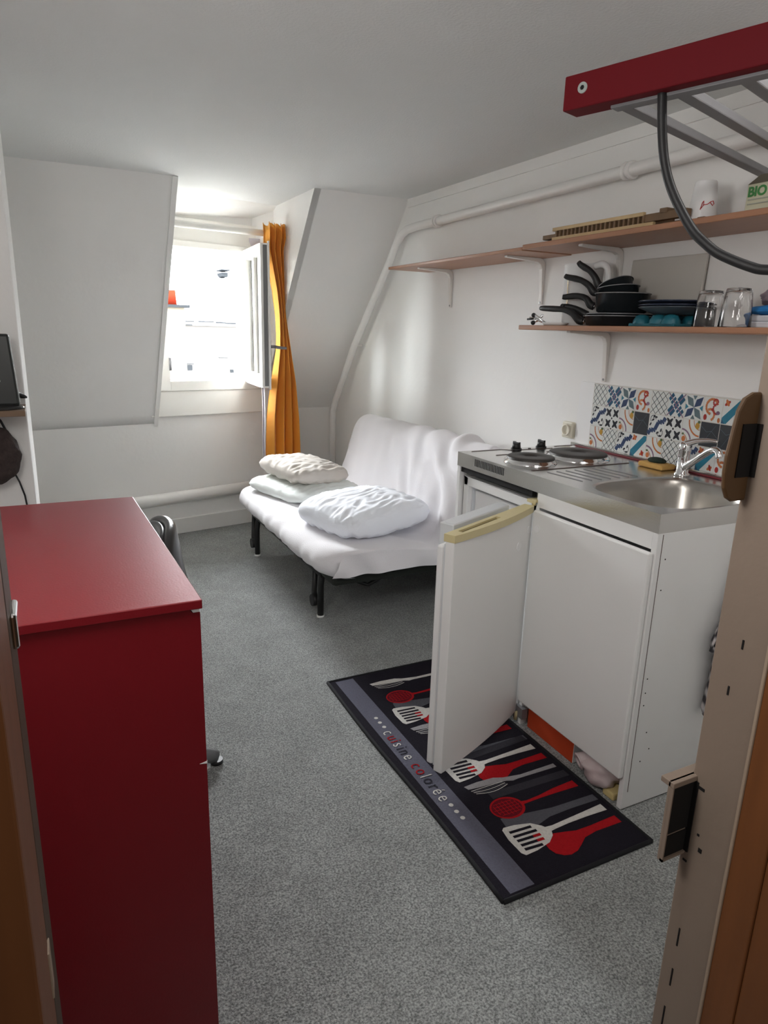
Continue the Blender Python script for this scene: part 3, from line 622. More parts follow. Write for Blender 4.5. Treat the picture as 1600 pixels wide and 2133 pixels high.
B().cyl((1.757, 2.188, TZ), (1.757, 2.188, TZ+.003), .006, n=12).build('indicator_lamp', BLKP, top)
b = B(); b.box(XK-.045, XK-.036, YK0+.02, YK1-.04, TZ+.001, TZ+.006); b.build('red_edge_strip', mat('dark_red_strip', (0.16, 0.012, 0.02), .4), top)

# tap
FX, FYY = 1.925, 1.578
tap = thing('mixer_tap', 'chrome mixer tap at the back of the sink bowl', 'tap', (FX, FYY, TZ))
b = B(); b.lathe([(.0, 0), (.026, 0), (.026, .008), (.020, .012), (.0195, .080), (.021, .085), (.021, .104), (.016, .114), (0, .117)], (FX, FYY, TZ), 28); b.build('body', CHROME, tap)
b = B(); b.tube([(FX-.005, FYY-.012, TZ+.030), (FX-.015, FYY-.055, TZ+.062), (FX-.028, FYY-.115, TZ+.104), (FX-.033, FYY-.140, TZ+.113), (FX-.036, FYY-.155, TZ+.108), (FX-.038, FYY-.163, TZ+.092)], [.013, .011, .0105, .011, .0115, .012], 16, sm=5); b.build('spout', CHROME, tap)
b = B(); b.tube([(FX, FYY, TZ+.108), (FX+.012, FYY-.035, TZ+.124), (FX+.024, FYY-.075, TZ+.130), (FX+.030, FYY-.10, TZ+.129)], [.018, .013, .010, .007], 14, ry=.7, sm=4); b.build('lever', CHROME, tap)

sp = thing('sponge', 'yellow sponge with a dark scourer beside the tap', 'sponge', (1.96, 1.70, TZ))
B().box(1.915, 1.985, 1.655, 1.765, TZ+.001, TZ+.020, bev=.006).build('foam', SPG, sp)
b = B(); b.sphere((1.955, 1.715, TZ+.026), .036, sc=(.75, 1, .32)); b.build('scourer', SPGR, sp)

# fridge compartment + fridge
fr = thing('mini_fridge', 'small white fridge under the hotplates with its door hanging open', 'fridge', (1.74, 1.98, 0))
b = B(); fx0, fx1, fy0, fy1, fz0, fz1 = 1.452, 1.98, 1.746, 2.192, .02, .828
b.box(fx0, fx1, fy0, fy0+.028, fz0, fz1); b.box(fx0, fx1, fy1-.028, fy1, fz0, fz1); b.box(fx0, fx1, fy0, fy1, fz0, fz0+.04); b.box(fx0, fx1, fy0, fy1, fz1-.035, fz1); b.box(fx1-.03, fx1, fy0, fy1, fz0, fz1)
b.build('body', WHT, fr, bevel=.003)
b = B(); b.box(fx0+.02, fx1-.03, fy0+.028, fy0+.036, .06, .793); b.box(fx0+.02, fx1-.03, fy1-.036, fy1-.028, .06, .793); b.box(fx1-.038, fx1-.03, fy0+.03, fy1-.03, .06, .793); b.box(fx0+.02, fx1-.03, fy0+.03, fy1-.03, .06, .068)
b.build('inner_liner', GREYP, fr)
B().box(fx0+.03, fx1-.05, fy0+.036, fy1-.036, .66, .775, bev=.006).build('ice_box', WHTP, fr)
b = B()
for z in (.28, .47): b.box(fx0+.04, fx1-.04, fy0+.036, fy1-.036, z, z+.004)
b.build('shelf', GREYP, fr)
HX, HY = 1.425, 1.728; FE = Vector((.992, 1.528, 0)); H0 = Vector((HX, HY, 0)); dd = FE-H0; DW = dd.length; dd.normalize(); dn = Vector((-dd.y, dd.x, 0))
if dn.y < 0: dn = -dn     # inwards side of the door, away from the camera
def dpt(a, t_, z): return H0+dd*a+dn*t_+Vector((0, 0, z))
DZ0, DZ1 = .055, .822
door = bpy.data.objects.new('door', None); C.objects.link(door); door.parent = fr; WL[door.name] = WL[fr.name]; 
b = B(); NB = 16
outl = [(DW*k/NB, -.012*(1-(2*k/NB-1)**2)) for k in range(NB+1)]+[(DW, .030), (0, .030)]
b.prism([(a, t_) for a, t_ in outl], (HX, HY, DZ0), dd, dn, (0, 0, DZ1-DZ0-.022)); b.build('door_panel', WHT, door, bevel=.003)
b = B()
o1 = [(DW*k/NB, -.0165*(1-(2*k/NB-1)**2)-.002) for k in range(NB+1)]+[(DW+.002, .034), (-.002, .034)]
def strip_(z0, z1, rng, tmin=None): 
    pts = o1 if rng is None else rng
    b.prism(pts, (HX, HY, z0), dd, dn, (0, 0, z1-z0))
strip_(DZ1-.022, DZ1-.008, None)
r0, r1 = DW*.44, DW*.90
def out(a): return -.0165*(1-(2*a/DW-1)**2)-.002
left_ = [a for a in [r0+(r1-r0)*k/8 for k in range(9)]]
strip_(DZ1-.008, DZ1, [(a, out(a)) for a in left_]+[(a, .004) for a in reversed(left_)])
strip_(DZ1-.008, DZ1, [(r0, .020), (r0, .034), (r1, .034), (r1, .020)])
e1 = [DW*.90+(DW*.10)*k/4 for k in range(5)]; strip_(DZ1-.008, DZ1, [(a, out(a)) for a in e1]+[(DW+.002, .034), (DW*.90, .034)])
e2 = [r0*k/6 for k in range(7)]; strip_(DZ1-.008, DZ1, [(a, out(a)) for a in e2]+[(r0, .034), (-.002, .034)])
b.build('top_trim', CREAM, door, bevel=.0015)
b = B(); b.obox(dpt(r0, .0045, DZ1-.007), dd*(r1-r0), dn*.015, (0, 0, .0008)); b.build('handle_recess', mat('brown_recess', (.16, .12, .05), .7), door)
b = B(); b.prism([(.02, .030), (DW-.012, .030), (DW-.012, .040), (.02, .040)], (HX, HY, DZ0+.01), dd, dn, (0, 0, DZ1-DZ0-.045)); b.build('door_gasket', GREYP, door)
b = B(); b.obox(dpt(.03, .040, DZ0+.012), dd*(DW-.036), dn*.022, (0, 0, .715)); b.build('door_liner', WHTP, door, bevel=.006)
b = B(); b.obox(dpt(.05, .062, .725), dd*(DW-.14), dn*.05, (0, 0, .098)); b.build('bottle_rack', GREYP, door, bevel=.004)
b = B()
b.cyl(dpt(.028, -.0045, .745), dpt(.028, -.001, .745), .012, n=20); b.build('hole_cap', WHTP, door); b = B()
for (a, z, r_) in ((.10, .705, .014),): b.cyl(dpt(a, -.0105, z), dpt(a, -.004, z), r_, n=20)
b.build('hole_cap', WHTP, door)
b = B(); b.cyl((HX+.005, HY+.004, .02), (HX+.005, HY+.004, .055), .007, n=10); b.build('hinge_pin', CREAM, door); b = B(); b.cyl((HX+.005, HY+.004, .822), (HX+.005, HY+.004, .842), .007, n=10); b.box(HX-.005, HX+.04, HY, HY+.03, .83, .84); b.build('hinge_pin', CREAM, door)
tag(B().box(XF, XK-.012, YK1-.02, YK1-.002, .004, .866).build('end_panel', WHT, bevel=.001), 'white end panel between the fridge and the sofa bed', 'panel')
B0 = B().box(XF+.005, XF+.025, 1.76, YK1-.022, .845, .864); tag(B0.build('gap_shade_strip', VOID), 'black strip painted as the shaded gap under the steel top above the fridge', 'rail')  # black strip stands in for the shade of the gap under the top

# stuff under the cabinet
rbx = thing('box', 'orange red box lying under the sink cabinet', 'box', (1.55, 1.57, 0))
b = B(); b.box(1.460, 1.665, 1.462, 1.700, .001, .100); b.build('carton', [ORNG], rbx, bevel=.002)
B().box(1.461, 1.664, 1.4605, 1.4625, .003, .098).build('end_flap', WHT, rbx)
bg_ = thing('plastic_bag', 'crumpled pale plastic bag with a spout under the sink cabinet', 'bag', (1.475, 1.34, 0))
b = B()
def blob(c, r, sc, sd_, amp=.25):
    c = Vector(c)
    def fn(u, v):
        d = Vector((math.cos(2*PI*u)*math.sin(PI*v), math.sin(2*PI*u)*math.sin(PI*v), math.cos(PI*v)))
        q_ = c+Vector((d.x*sc[0], d.y*sc[1], d.z*sc[2]))*r*(1+amp*noise.noise(d*2.3+Vector((sd_, 0, 0))))
        q_.z = max(.002, q_.z); return q_
    b.grid(fn, 40, 21, cu=True)
blob((1.475, 1.345, .055), .062, (.9, 1.05, .85), 4.2); b.build('bag_body', BAGW, bg_)
b = B(); b.tube([(1.475, 1.375, .080), (1.455, 1.39, .070), (1.435, 1.402, .058)], [.020, .022, .026], 16, close=False); b.lathe([(.026, 0), (.028, .004), (.018, .006), (.016, 0)], (0, 0, 0), 20, T=Matrix.Translation((1.433, 1.403, .057)) @ Vector((-.93, .3, -.3)).to_track_quat('Z', 'Y').to_matrix().to_4x4())
b.build('spout', BAGW, bg_)
B1 = B().box(1.445, 1.50, 1.262, 1.308, .0, .024, bev=.005); tag(B1.build('sponge', YELB), 'yellowish sponge on the floor under the sink cabinet', 'sponge')
b = B(); b.tube([(1.53, 1.275, .002), (1.52, 1.27, .06), (1.52, 1.27, .10)], .02, 12)
tag(b.build('package', PURP), 'purple grey package standing in the corner under the sink cabinet', 'package')

# towel on the cabinet side
tw = thing('dish_towel', 'grey checked dish towel hanging on the side of the sink cabinet', 'towel', (1.80, 1.205, .27))
TZs = [(.90, 1.80), (.78, 1.775), (.671, 1.744), (.58, 1.708), (.492, 1.674), (.480, 1.70), (.38, 1.70), (.281, 1.693), (.262, 1.711)]
def tl(z):
    for i in range(len(TZs)-1):
        if z >= TZs[i+1][0]: t_ = (TZs[i][0]-z)/(TZs[i][0]-TZs[i+1][0]); return TZs[i][1]*(1-t_)+TZs[i+1][1]*t_
    return TZs[-1][1]
b = B(); b.grid(lambda u, v: Vector((tl(.84-v*.57)+u*(.20-.05*v), 1.203-.014*math.sin(u*16+v*2)-.008*u, .84-v*(.57-.05*u))), 40, 50)
b.build('cloth', PLAID, tw, fix=False, solid=.004)
B().cyl((1.88, 1.221, .85), (1.88, 1.185, .853), .006, n=10).build('hook', CHROME, tw)

# splashback tiles (decorated vinyl): flat ornaments laid on the panel
tile = thing('tile_splashback', 'panel of patterned blue, orange and grey tiles behind the sink', 'tile panel', (XK-.01, 1.6, .93))
PY, PZ, PX = .0753, .0850, XK-.014
B().box(XK-.012, XK, 1.20, 2.222, .925, 1.187).build('white_backing', WHTP, tile)
b = B(); TM_ = [TW, TN, TB, TT, TG, TO, TR, TM, TK, TP, TGR, TY, TGN]
Wt, Nt, Bt, Tt, Gt, Ot, Rt, Mt, Kt, Pt, Gr, Yt, Gn = range(13)
def tileat(c, r):
    y0 = 2.135-c*PY; z0 = 1.184-(r+1)*PZ
    cnt = [0]
    def P(u, v, l): return Vector((PX-.0003*l-cnt[0]*2e-6, y0-u*PY, z0+v*PZ))
    def poly(pts, m_, l=2):
        cnt[0] += 1; b.flat([P(u, v, l) for u, v in pts], m_)
    def line(pts, w_, m_, l=2):
        for i in range(len(pts)-1):
            (a, c2), (d, e) = pts[i], pts[i+1]; L_ = math.hypot(d-a, e-c2) or 1; nx, ny = -(e-c2)/L_*w_/2, (d-a)/L_*w_/2
            poly([(a-nx, c2-ny), (d-nx, e-ny), (d+nx, e+ny), (a+nx, c2+ny)], m_, l)
    def arc(cx, cy, r_, a0, a1, w_, m_, l=2, n=10): line([(cx+r_*math.cos(a0+(a1-a0)*i/n), cy+r_*math.sin(a0+(a1-a0)*i/n)) for i in range(n+1)], w_, m_, l)
    def disc(cx, cy, rx, ry, m_, l=2, rot=0, n=12): poly([(cx+rx*math.cos(t_)*math.cos(rot)-ry*math.sin(t_)*math.sin(rot), cy+rx*math.cos(t_)*math.sin(rot)+ry*math.sin(t_)*math.cos(rot)) for t_ in [2*PI*i/n for i in range(n)]], m_, l)
    return poly, line, arc, disc
def t_base(c, r, m_): p, l, a, d = tileat(c, r); p([(.015, .015), (.985, .015), (.985, .985), (.015, .985)], m_, 1); return p, l, a, d
def lattice(c, r):
    p, l, a, d = t_base(c, r, Wt)
    for k in (0, .33, .66): 
        l([(k, .02), (.98, .98-k)], .025, Kt); l([(.02, k), (.98-k, .98)], .025, Kt) if k else None
        l([(k, .98), (.98, k)], .025, Kt); l([(.02, .98-k), (.98-k, .02)], .025, Kt) if k else None
    for u in (.33, .66):
        for v in (.33, .66): d(u, v, .04, .04, Gt, 3, n=6)
def diamonds(c, r):
    p, l, a, d = t_base(c, r, Wt)
    for u in (.25, .75):
        for v in (.25, .75): p([(u, v-.25), (u+.23, v), (u, v+.25), (u-.23, v)], Bt, 2)
    p([(.5, .3), (.66, .5), (.5, .7), (.34, .5)], Bt, 2)
    for k in (.5,): l([(.02, k), (k, .98)], .05, Wt, 3); l([(k, .02), (.98, k)], .05, Wt, 3); l([(.02, .02), (.98, .98)], .05, Pt, 3); l([(.02, .98), (.98, .02)], .05, Pt, 3)
def star(c, r):
    p, l, a, d = t_base(c, r, Wt)
    for k in range(4):
        t_ = PI/4+k*PI/2; ct_, st_ = math.cos(t_), math.sin(t_)
        p([(.5, .5), (.5+.36*math.cos(t_-.5), .5+.36*math.sin(t_-.5)), (.5+.64*ct_, .5+.64*st_), (.5+.34*math.cos(t_+.5), .5+.34*math.sin(t_+.5))], Nt if k % 2 == 0 else Gt, 2)
        t2 = k*PI/2; p([(.5+.49*math.cos(t2-.25), .5+.49*math.sin(t2-.25)), (.5+.3*math.cos(t2), .5+.3*math.sin(t2)), (.5+.49*math.cos(t2+.25), .5+.49*math.sin(t2+.25))], Gt if k % 2 else Tt, 2)
def scroll(c, r):
    p, l, a, d = t_base(c, r, Wt)
    a(.45, .62, .30, .3, 4.6, .10, Ot); a(.40, .30, .22, -1.2, 2.2, .10, Ot); a(.72, .55, .20, 1.5, 5.2, .08, Rt); a(.62, .80, .12, 0, 5, .08, Rt)
    d(.16, .18, .09, .12, Rt, 3); d(.80, .40, .10, .08, Pt, 3); d(.50, .52, .08, .05, Rt, 3, .7); d(.24, .80, .08, .05, Ot, 3, .9); d(.88, .12, .07, .10, Ot, 3)
def wave(c, r):
    p, l, a, d = t_base(c, r, Wt)
    pts = [(.02+.96*i/12, .10+.80*i/12+.10*math.sin(i*1.05)) for i in range(13)]; l(pts, .20, Nt, 2)
    for (u, v, ro) in ((.25, .75, .6), (.42, .88, 0), (.12, .55, 1), (.60, .22, .5), (.80, .35, 1.2), (.78, .10, 0), (.30, .90, 1)): d(u, v, .09, .045, Kt, 3, ro, 8)
    a(.25, .78, .16, 0, 4, .03, Kt, 3); a(.74, .24, .17, 3, 7, .03, Kt, 3)
def petals(c, r):
    p, l, a, d = t_base(c, r, Wt)
    for u in (.25, .75):
        for v in (.25, .75):
            for k in range(2): d(u+.0, v, .25, .075, Kt, 2, PI/4+k*PI/2)
    d(.5, .5, .05, .05, Kt, 3); d(.5, .02, .04, .04, Kt, 3); d(.5, .98, .04, .04, Kt, 3)
def curves(c, r):
    p, l, a, d = t_base(c, r, Wt)
    a(.98, .98, .62, PI, 1.5*PI, .07, Ot); a(.02, .02, .55, 0, PI/2, .07, Pt); a(.02, .02, .36, 0, PI/2, .03, Ot); a(.98, .98, .36, PI, 1.5*PI, .03, Ot)
    d(.84, .78, .12, .14, Yt, 3); d(.16, .18, .11, .12, Ot, 3); d(.90, .94, .08, .06, Gn, 3); d(.10, .38, .06, .05, Gn, 3)
def slate(c, r):
    p, l, a, d = t_base(c, r, Mt); l([(.05, .8), (.35, .6), (.6, .66), (.95, .4)], .015, Gt); l([(.2, .1), (.45, .45), (.8, .9)], .012, Gt)
def stripe(c, r):
    p, l, a, d = t_base(c, r, Wt); p([(.02, .05), (.25, .02), (.98, .78), (.98, .98), (.80, .98), (.02, .25)], Tt, 2); p([(.02, .02), (.20, .02), (.02, .20)], Bt, 3)
    d(.22, .82, .16, .07, Rt, 3, .6); d(.22, .84, .07, .15, Ot, 3, .6); d(.78, .18, .15, .07, Ot, 3, .5); d(.80, .20, .06, .14, Rt, 3, .4)
R1 = [lattice, diamonds, star, scroll, lattice, diamonds, star, scroll, stripe, lattice, diamonds, star]
R2 = [wave, petals, curves, slate, wave, petals, curves, slate, slate, petals, curves, wave]
R3 = [curves, lattice, wave, stripe, curves, lattice, wave, stripe, scroll, curves, lattice, wave]
b.flat([(PX+.0, 2.137, .927), (PX, 2.135-12*PY, .927), (PX, 2.135-12*PY, 1.186), (PX, 2.137, 1.186)], Gr)
for r_, row in enumerate((R1, R2, R3)):
    for c_, fn in enumerate(row): fn(c_, r_)
b.build('decorated_tiles', TM_, tile, fix=False)

ol = thing('wall_outlet', 'ivory power socket on the wall left of the tiles', 'socket', (XK, 2.262, .935))
B().box(XK-.022, XK, 2.235, 2.300, .942, 1.012, bev=.006).build('cover', OUTL, ol)
b = B(); b.lathe([(.024, -.0), (.024, .006), (.019, .006), (.019, -.004), (0, -.004)], (0, 0, 0), 24, T=Matrix.Translation((XK-.024, 2.268, .977)) @ Vector((-1, 0, 0)).to_track_quat('Z', 'Y').to_matrix().to_4x4()); b.build('socket_ring', OUTL, ol)

# ================================================================ SHELVES
def shelfb(name, label, x0, y0, y1, z0, th):
    return tag(B().box(x0, XK-.001, y0, y1, z0, z0+th, bev=.003).build(name, SHELF), label, 'shelf')
shelfb('wall_shelf', 'cherry wood upper shelf above the dishes holding a rack and cup', 1.775, 0.90, 2.362, 1.698, .018)
shelfb('wall_shelf', 'thin empty cherry wood shelf reaching towards the sloped wall', 1.775, 2.364, 3.56, 1.694, .014)
shelfb('wall_shelf', 'lower cherry wood shelf stacked with pans, plates and glasses', 1.766, 0.90, 2.335, 1.388, .018)
def bracket(y, z, label):
    b = B(); n = 14
    def arm(w_, a): return a
    pts = []
    # L shaped strap with a rounded corner, tapering to both tips
    outer = [(0, -.195), (0, -.03), (.004, -.015), (.015, -.004), (.03, 0), (.21, 0)]
    inner = [(.21, -.008), (.045, -.018), (.028, -.026), (.018, -.045), (.006, -.195)]
    poly = [(XK-.002-a, z+c) for a, c in outer+inner]
    b.prism(poly, (0, y-.011, 0), (1, 0, 0), (0, 0, 1), (0, .022, 0))
    o = tag(b.build('shelf_bracket', BRKT, bevel=.002), label, 'bracket', None)
    B().cyl((XK-.010, y, z-.185), (XK-.001, y, z-.185), .005, n=10).build('screw', GALV, o)
    return o
bracket(3.305, 1.694, 'white bracket under the thin shelf nearest the sloped wall')
bracket(2.538, 1.694, 'white bracket under the end of the thin shelf beside the jug')
bracket(2.078, 1.698, 'white bracket under the upper shelf behind the jug handle')
bracket(2.098, 1.388, 'white bracket under the lower shelf above the tiles')
bracket(1.10, 1.388, 'white bracket under the lower shelf beyond the door frame')
bracket(1.10, 1.698, 'white bracket under the upper shelf beyond the door frame')

# upper shelf: bamboo rack, cup, carton
UZ = 1.7165
rk = thing('bamboo_rack', 'folded bamboo slatted rack lying on the upper shelf', 'rack', (1.88, 1.95, UZ))
b = B(); b.box(1.800, 1.812, 1.72, 2.215, UZ, UZ+.014); b.box(1.800, 1.812, 1.765, 2.215, UZ+.036, UZ+.048); b.box(1.93, 1.942, 1.72, 2.215, UZ, UZ+.014); b.box(1.93, 1.942, 1.765, 2.215, UZ+.036, UZ+.048); b.build('rail', BAMB, rk, bevel=.001)
for k in range(21):
    y = 2.195-k*.0215; B().box(1.802, 1.940, y-.004, y+.004, UZ+.012, UZ+.038).build('slat', BAMBD if k % 1 == 0 else BAMB, rk)
b = B(); b.box(1.812, 1.93, 2.10, 2.285, UZ+.012, UZ+.028); b.box(1.805, 1.83, 1.60, 1.775, UZ+.016, UZ+.040); b.box(1.80, 1.93, 1.67, 1.70, UZ+.036, UZ+.050); b.box(1.84, 1.90, 1.56, 1.72, UZ+.0, UZ+.014); b.build('folded_leg', BAMBD, rk, bevel=.002)
cupt = thing('plastic_cup', 'white plastic cup upside down on the upper shelf with red drawing', 'cup', (1.88, 1.603, UZ))
b = B(); b.lathe([(.044, 0), (.045, .002), (.032, .118), (.030, .121), (0.001, .121)], (1.88, 1.603, UZ), 36); b.build('cup_body', WHTP, cupt)
b = B()
def cupp(a, z):
    r_ = .045-.013*(z/.118)+.0012; an = -PI*.72+a; return Vector((1.88+r_*math.cos(an), 1.603+r_*math.sin(an), UZ+z))
b.tube([cupp(*q) for q in ((-.35, .035), (-.25, .055), (-.18, .060), (-.15, .048), (-.35, .036))], .0012, 6)
b.tube([cupp(*q) for q in ((-.2, .048), (.1, .050), (.35, .058), (.55, .060), (.62, .052), (.5, .047), (.3, .055), (.1, .050))], .0012, 6); b.build('red_drawing', REDP, cupt)
ca = thing('carton', 'beige and green drink carton at the right end of the upper shelf', 'carton', (1.92, 1.40, UZ))
b = B(); b.box(1.865, 1.965, 1.345, 1.445, UZ, UZ+.085, bev=.002); b.build('carton_body', CARD, ca)
b = B(); b.prism([(1.865, UZ+.085), (1.965, UZ+.085), (1.917, UZ+.118), (1.913, UZ+.118)], (0, 1.345, 0), (1, 0, 0), (0, 0, 1), (0, .10, 0)); b.build('gable_top', CARTD, ca)
def text_mesh(txt, size, T, ext=.0004, off=0.0, sx=1.0):
    cu = bpy.data.curves.new('t', 'FONT'); cu.body = txt; cu.size = size; cu.extrude = ext; cu.offset = off; cu.align_x = 'LEFT'
    o = bpy.data.objects.new('t', cu); C.objects.link(o); dg = bpy.context.evaluated_depsgraph_get(); dg.update(); me = bpy.data.meshes.new_from_object(o.evaluated_get(dg))
    vs = [T @ Vector((v.co.x*sx, v.co.y, v.co.z)) for v in me.vertices]; fs = [list(p.vertices) for p in me.polygons]
    bpy.data.objects.remove(o); bpy.data.curves.remove(cu); bpy.data.meshes.remove(me); return vs, fs
b = B()
T = Matrix.Translation((1.8640, 1.441, UZ+.052)) @ Matrix(((0, 0, -1, 0), (-1, 0, 0, 0), (0, 1, 0, 0), (0, 0, 0, 1)))
v_, f_ = text_mesh('BIO', .036, T, off=.0012); b.add(v_, f_, 0)
b.box(1.8635, 1.866, 1.405, 1.438, UZ+.002, UZ+.014); b.box(1.8635, 1.866, 1.350, 1.395, UZ+.002, UZ+.008); b.build('green_lettering', GREN, ca)
b = B()
for z in (.042, .030): b.box(1.8635, 1.866, 1.352, 1.438, UZ+z, UZ+z+.003)
b.build('printed_lines', INKG, ca)

# lower shelf
LZ = 1.4065
jug = thing('jug', 'tall white plastic jug with a handle behind the pans', 'jug', (1.94, 2.175, LZ))
JX, JY, JR = 1.940, 2.175, .076
b = B(); b.lathe([(.001, .004), (JR-.014, .0), (JR-.008, .004), (JR, .228), (JR+.003, .232), (JR-.002, .232), (JR-.012, .01), (.001, .009)], (JX, JY, LZ), 44)
b.build('jug_body', WHTP, jug)
b = B(); b.tube([(JX-.01, JY-JR+.004, LZ+.222), (JX-.01, JY-JR-.035, LZ+.226), (JX-.01, JY-JR-.062, LZ+.208), (JX-.01, JY-JR-.070, LZ+.17), (JX-.01, JY-JR-.062, LZ+.10), (JX-.01, JY-JR-.03, LZ+.06), (JX-.01, JY-JR+.01, LZ+.05)], .010, 12, ry=1.3, sm=4); b.build('handle', WHTP, jug)
b = B(); b.add([(JX-.03, JY+JR-.006, LZ+.228), (JX+.03, JY+JR-.006, LZ+.228), (JX, JY+JR+.030, LZ+.232), (JX, JY+JR-.004, LZ+.170)], [(0, 1, 2), (0, 2, 3), (1, 3, 2), (0, 3, 1)]); b.build('spout', WHTP, jug)
b = B(); 
b.grid(lambda u, v: Vector((JX-(JR*.965+.002+.008*v)*math.cos(-.15+.10*u+.30), JY+(JR*.965+.002+.008*v)*math.sin(-.15+.10*u+.02)*1.0, LZ+.05+.125*v)), 4, 8); b.build('level_window', mat('amber_strip', (.50, .34, .14), .4), jug)

def hand(b, p0, pts, r=.010): b.tube([Vector(p0)+Vector(q) for q in pts], [r*.75, r*.9, r, r*1.15, r*1.2, r*1.05, r*.8][:len(pts)], 12, ry=1.35)
def pan(name, label, cx, cy, z0, R, h, hpts, thick=.003, tilt=None, cat='pan', hx=None):
    t_ = thing(name, label, cat, (cx, cy, z0)); T = Euler(tilt).to_matrix().to_4x4() if tilt else None
    b = B(); b.lathe([(.001, 0), (R*.80, 0), (R*.92, h*.12), (R, h), (R+.003, h+.001), (R, h+.002), (R-thick, h), (R*.90, h*.15), (R*.78, .004), (.001, .004)], (cx, cy, z0), 48, T=T); b.build('pan_body', PAN, t_)
    b = B(); ring = [(R+.0034, h-.0008), (R+.0036, h+.0012), (R+.001, h+.0026), (R-.001, h+.002)]; b.lathe(ring, (cx, cy, z0), 48, T=T); b.build('rim', GALV, t_)
    b = B(); P = [Vector(p) for p in hpts]; b.tube([P[0]+(P[0]-P[1])*.35, P[0]], .009, 10); b.build('handle_ferrule', CHROME, t_)
    b = B(); b.tube(P, [.012, .012, .010, .009, .010, .009, .007][:len(P)], 12, ry=1.2, sm=4); b.build('handle', BLKP, t_)
    return t_
PX_ = 1.885
def hp_(*yz):
    out_ = []
    for i, q in enumerate(yz):
        X = q[2]*(1-i/6)+1.822*i/6; k_ = X/1.88; out_.append((X, q[0]*k_, 1.37+(q[1]-1.37)*k_))
    return out_
pan('frying_pan', 'black frying pan at the bottom of the pan stack, longest handle', 1.892, 1.915, LZ, .122, .034, hp_((2.085, LZ+.018, 1.85), (2.11, LZ+.022, 1.845), (2.15, LZ+.048, 1.84), (2.20, LZ+.062, 1.83), (2.26, LZ+.066, 1.82), (2.325, LZ+.069, 1.81), (2.345, LZ+.070, 1.81)))
pan('frying_pan', 'second black frying pan nested on the bottom one', 1.892, 1.910, LZ+.012, .114, .030, hp_((2.065, LZ+.040, 1.885), (2.09, LZ+.048, 1.885), (2.12, LZ+.060, 1.885), (2.15, LZ+.068, 1.885), (2.18, LZ+.072, 1.885), (2.205, LZ+.074, 1.885), (2.215, LZ+.077, 1.885)))
pan('saucepan', 'largest black saucepan standing on the frying pans', 1.890, 1.905, LZ+.044, .094, .068, hp_((2.035, LZ+.072, 1.865), (2.055, LZ+.078, 1.865), (2.08, LZ+.100, 1.865), (2.12, LZ+.111, 1.865), (2.16, LZ+.112, 1.865), (2.20, LZ+.110, 1.865), (2.217, LZ+.111, 1.865)))
pan('saucepan', 'middle black saucepan tilted inside the largest one', 1.890, 1.925, LZ+.082, .072, .052, hp_((2.028, LZ+.122, 1.88), (2.045, LZ+.124, 1.88), (2.070, LZ+.146, 1.88), (2.11, LZ+.166, 1.88), (2.15, LZ+.176, 1.88), (2.195, LZ+.184, 1.88), (2.213, LZ+.190, 1.88)), tilt=(-.13, 0, 0))
pan('saucepan', 'smallest black saucepan on top, its handle pointing steeply up', 1.890, 1.935, LZ+.120, .060, .030, hp_((2.010, LZ+.142, 1.875), (2.025, LZ+.150, 1.875), (2.045, LZ+.176, 1.875), (2.075, LZ+.200, 1.875), (2.105, LZ+.214, 1.875), (2.13, LZ+.226, 1.875), (2.143, LZ+.236, 1.875)), tilt=(-.42, 0, 0))
# plates on the teal holder
eg = thing('egg_box', 'teal plastic egg holder under the stack of plates', 'egg holder', (1.87, 1.68, LZ))
b = B(); b.box(1.80, 1.94, 1.585, 1.775, LZ, LZ+.010, bev=.003); b.build('base', TEAL, eg)
b = B()
for (yy, xx) in ((1.735, 1.82), (1.665, 1.82), (1.615, 1.82), (1.735, 1.91), (1.665, 1.91), (1.615, 1.91)): b.lathe([(.030, .008), (.028, .02), (.020, .034), (.008, .038), (.001, .038)], (xx, yy, LZ), 24)
b.build('egg_cups', TEAL, eg)
def plate(label, z, R, mt, cy, first=False, h=.014, nm='plate'):
    b = B(); b.lathe([(.001, 0), (R*.60, 0), (R*.66, .004), (R, h), (R+.002, h+.002), (R-.002, h+.004), (R*.62, .008), (.001, .007)], (1.89, cy-.012, z), 56); return tag(b.build(nm, mt), label, nm, 'dark plates on the lower shelf')
plate('grey shallow dish at the bottom of the dark plate stack', LZ+.039, .118, GPL, 1.672, h=.020)
plate('dark blue plate in the middle of the stack', LZ+.058, .120, DPL, 1.672, h=.008)
plate('dark blue plate on top of the stack', LZ+.070, .121, DPL, 1.672, h=.008)
def glass(y, x, h, label):
    t_ = thing('drinking_glass', label, 'glass', (x, y, LZ)); b = B()
    b.lathe([(.044, 0), (.0445, .002), (.040, h*.55), (.0345, h*.97), (.033, h), (.001, h), (.001, h-.009), (.0295, h-.009), (.0315, h-.012), (.038, h*.55), (.0425, .002), (.044, 0)], (x, y, LZ), 48); b.build('glass_body', GLASS, t_, fix=True)
    return t_
glass(1.490, 1.835, .106, 'upturned clear glass beside the dark plates')
glass(1.385, 1.82, .108, 'second upturned clear glass beside the blue cloth')
b = B(); b.box(1.875, 2.00, 1.21, 1.43, LZ, LZ+.018, bev=.004); b.box(1.878, 2.00, 1.21, 1.425, LZ+.018, LZ+.036, bev=.004)
tag(b.build('folded_tray', FOLDG), 'folded pale grey tray under the blue cloth at the shelf end', 'tray')
b = B(); blob((1.92, 1.345, LZ+.050), .055, (.8, 1.3, .26), 9.1, .2); tag(b.build('cloth', BLUE), 'bright blue cloth lying on the pale tray', 'cloth')
b = B(); blob((1.975, 1.36, LZ+.090), .05, (.6, 1.2, .55), 12.1, .35); tag(b.build('food_packet', PURP), 'crumpled dark printed packet behind the blue cloth', 'packet')
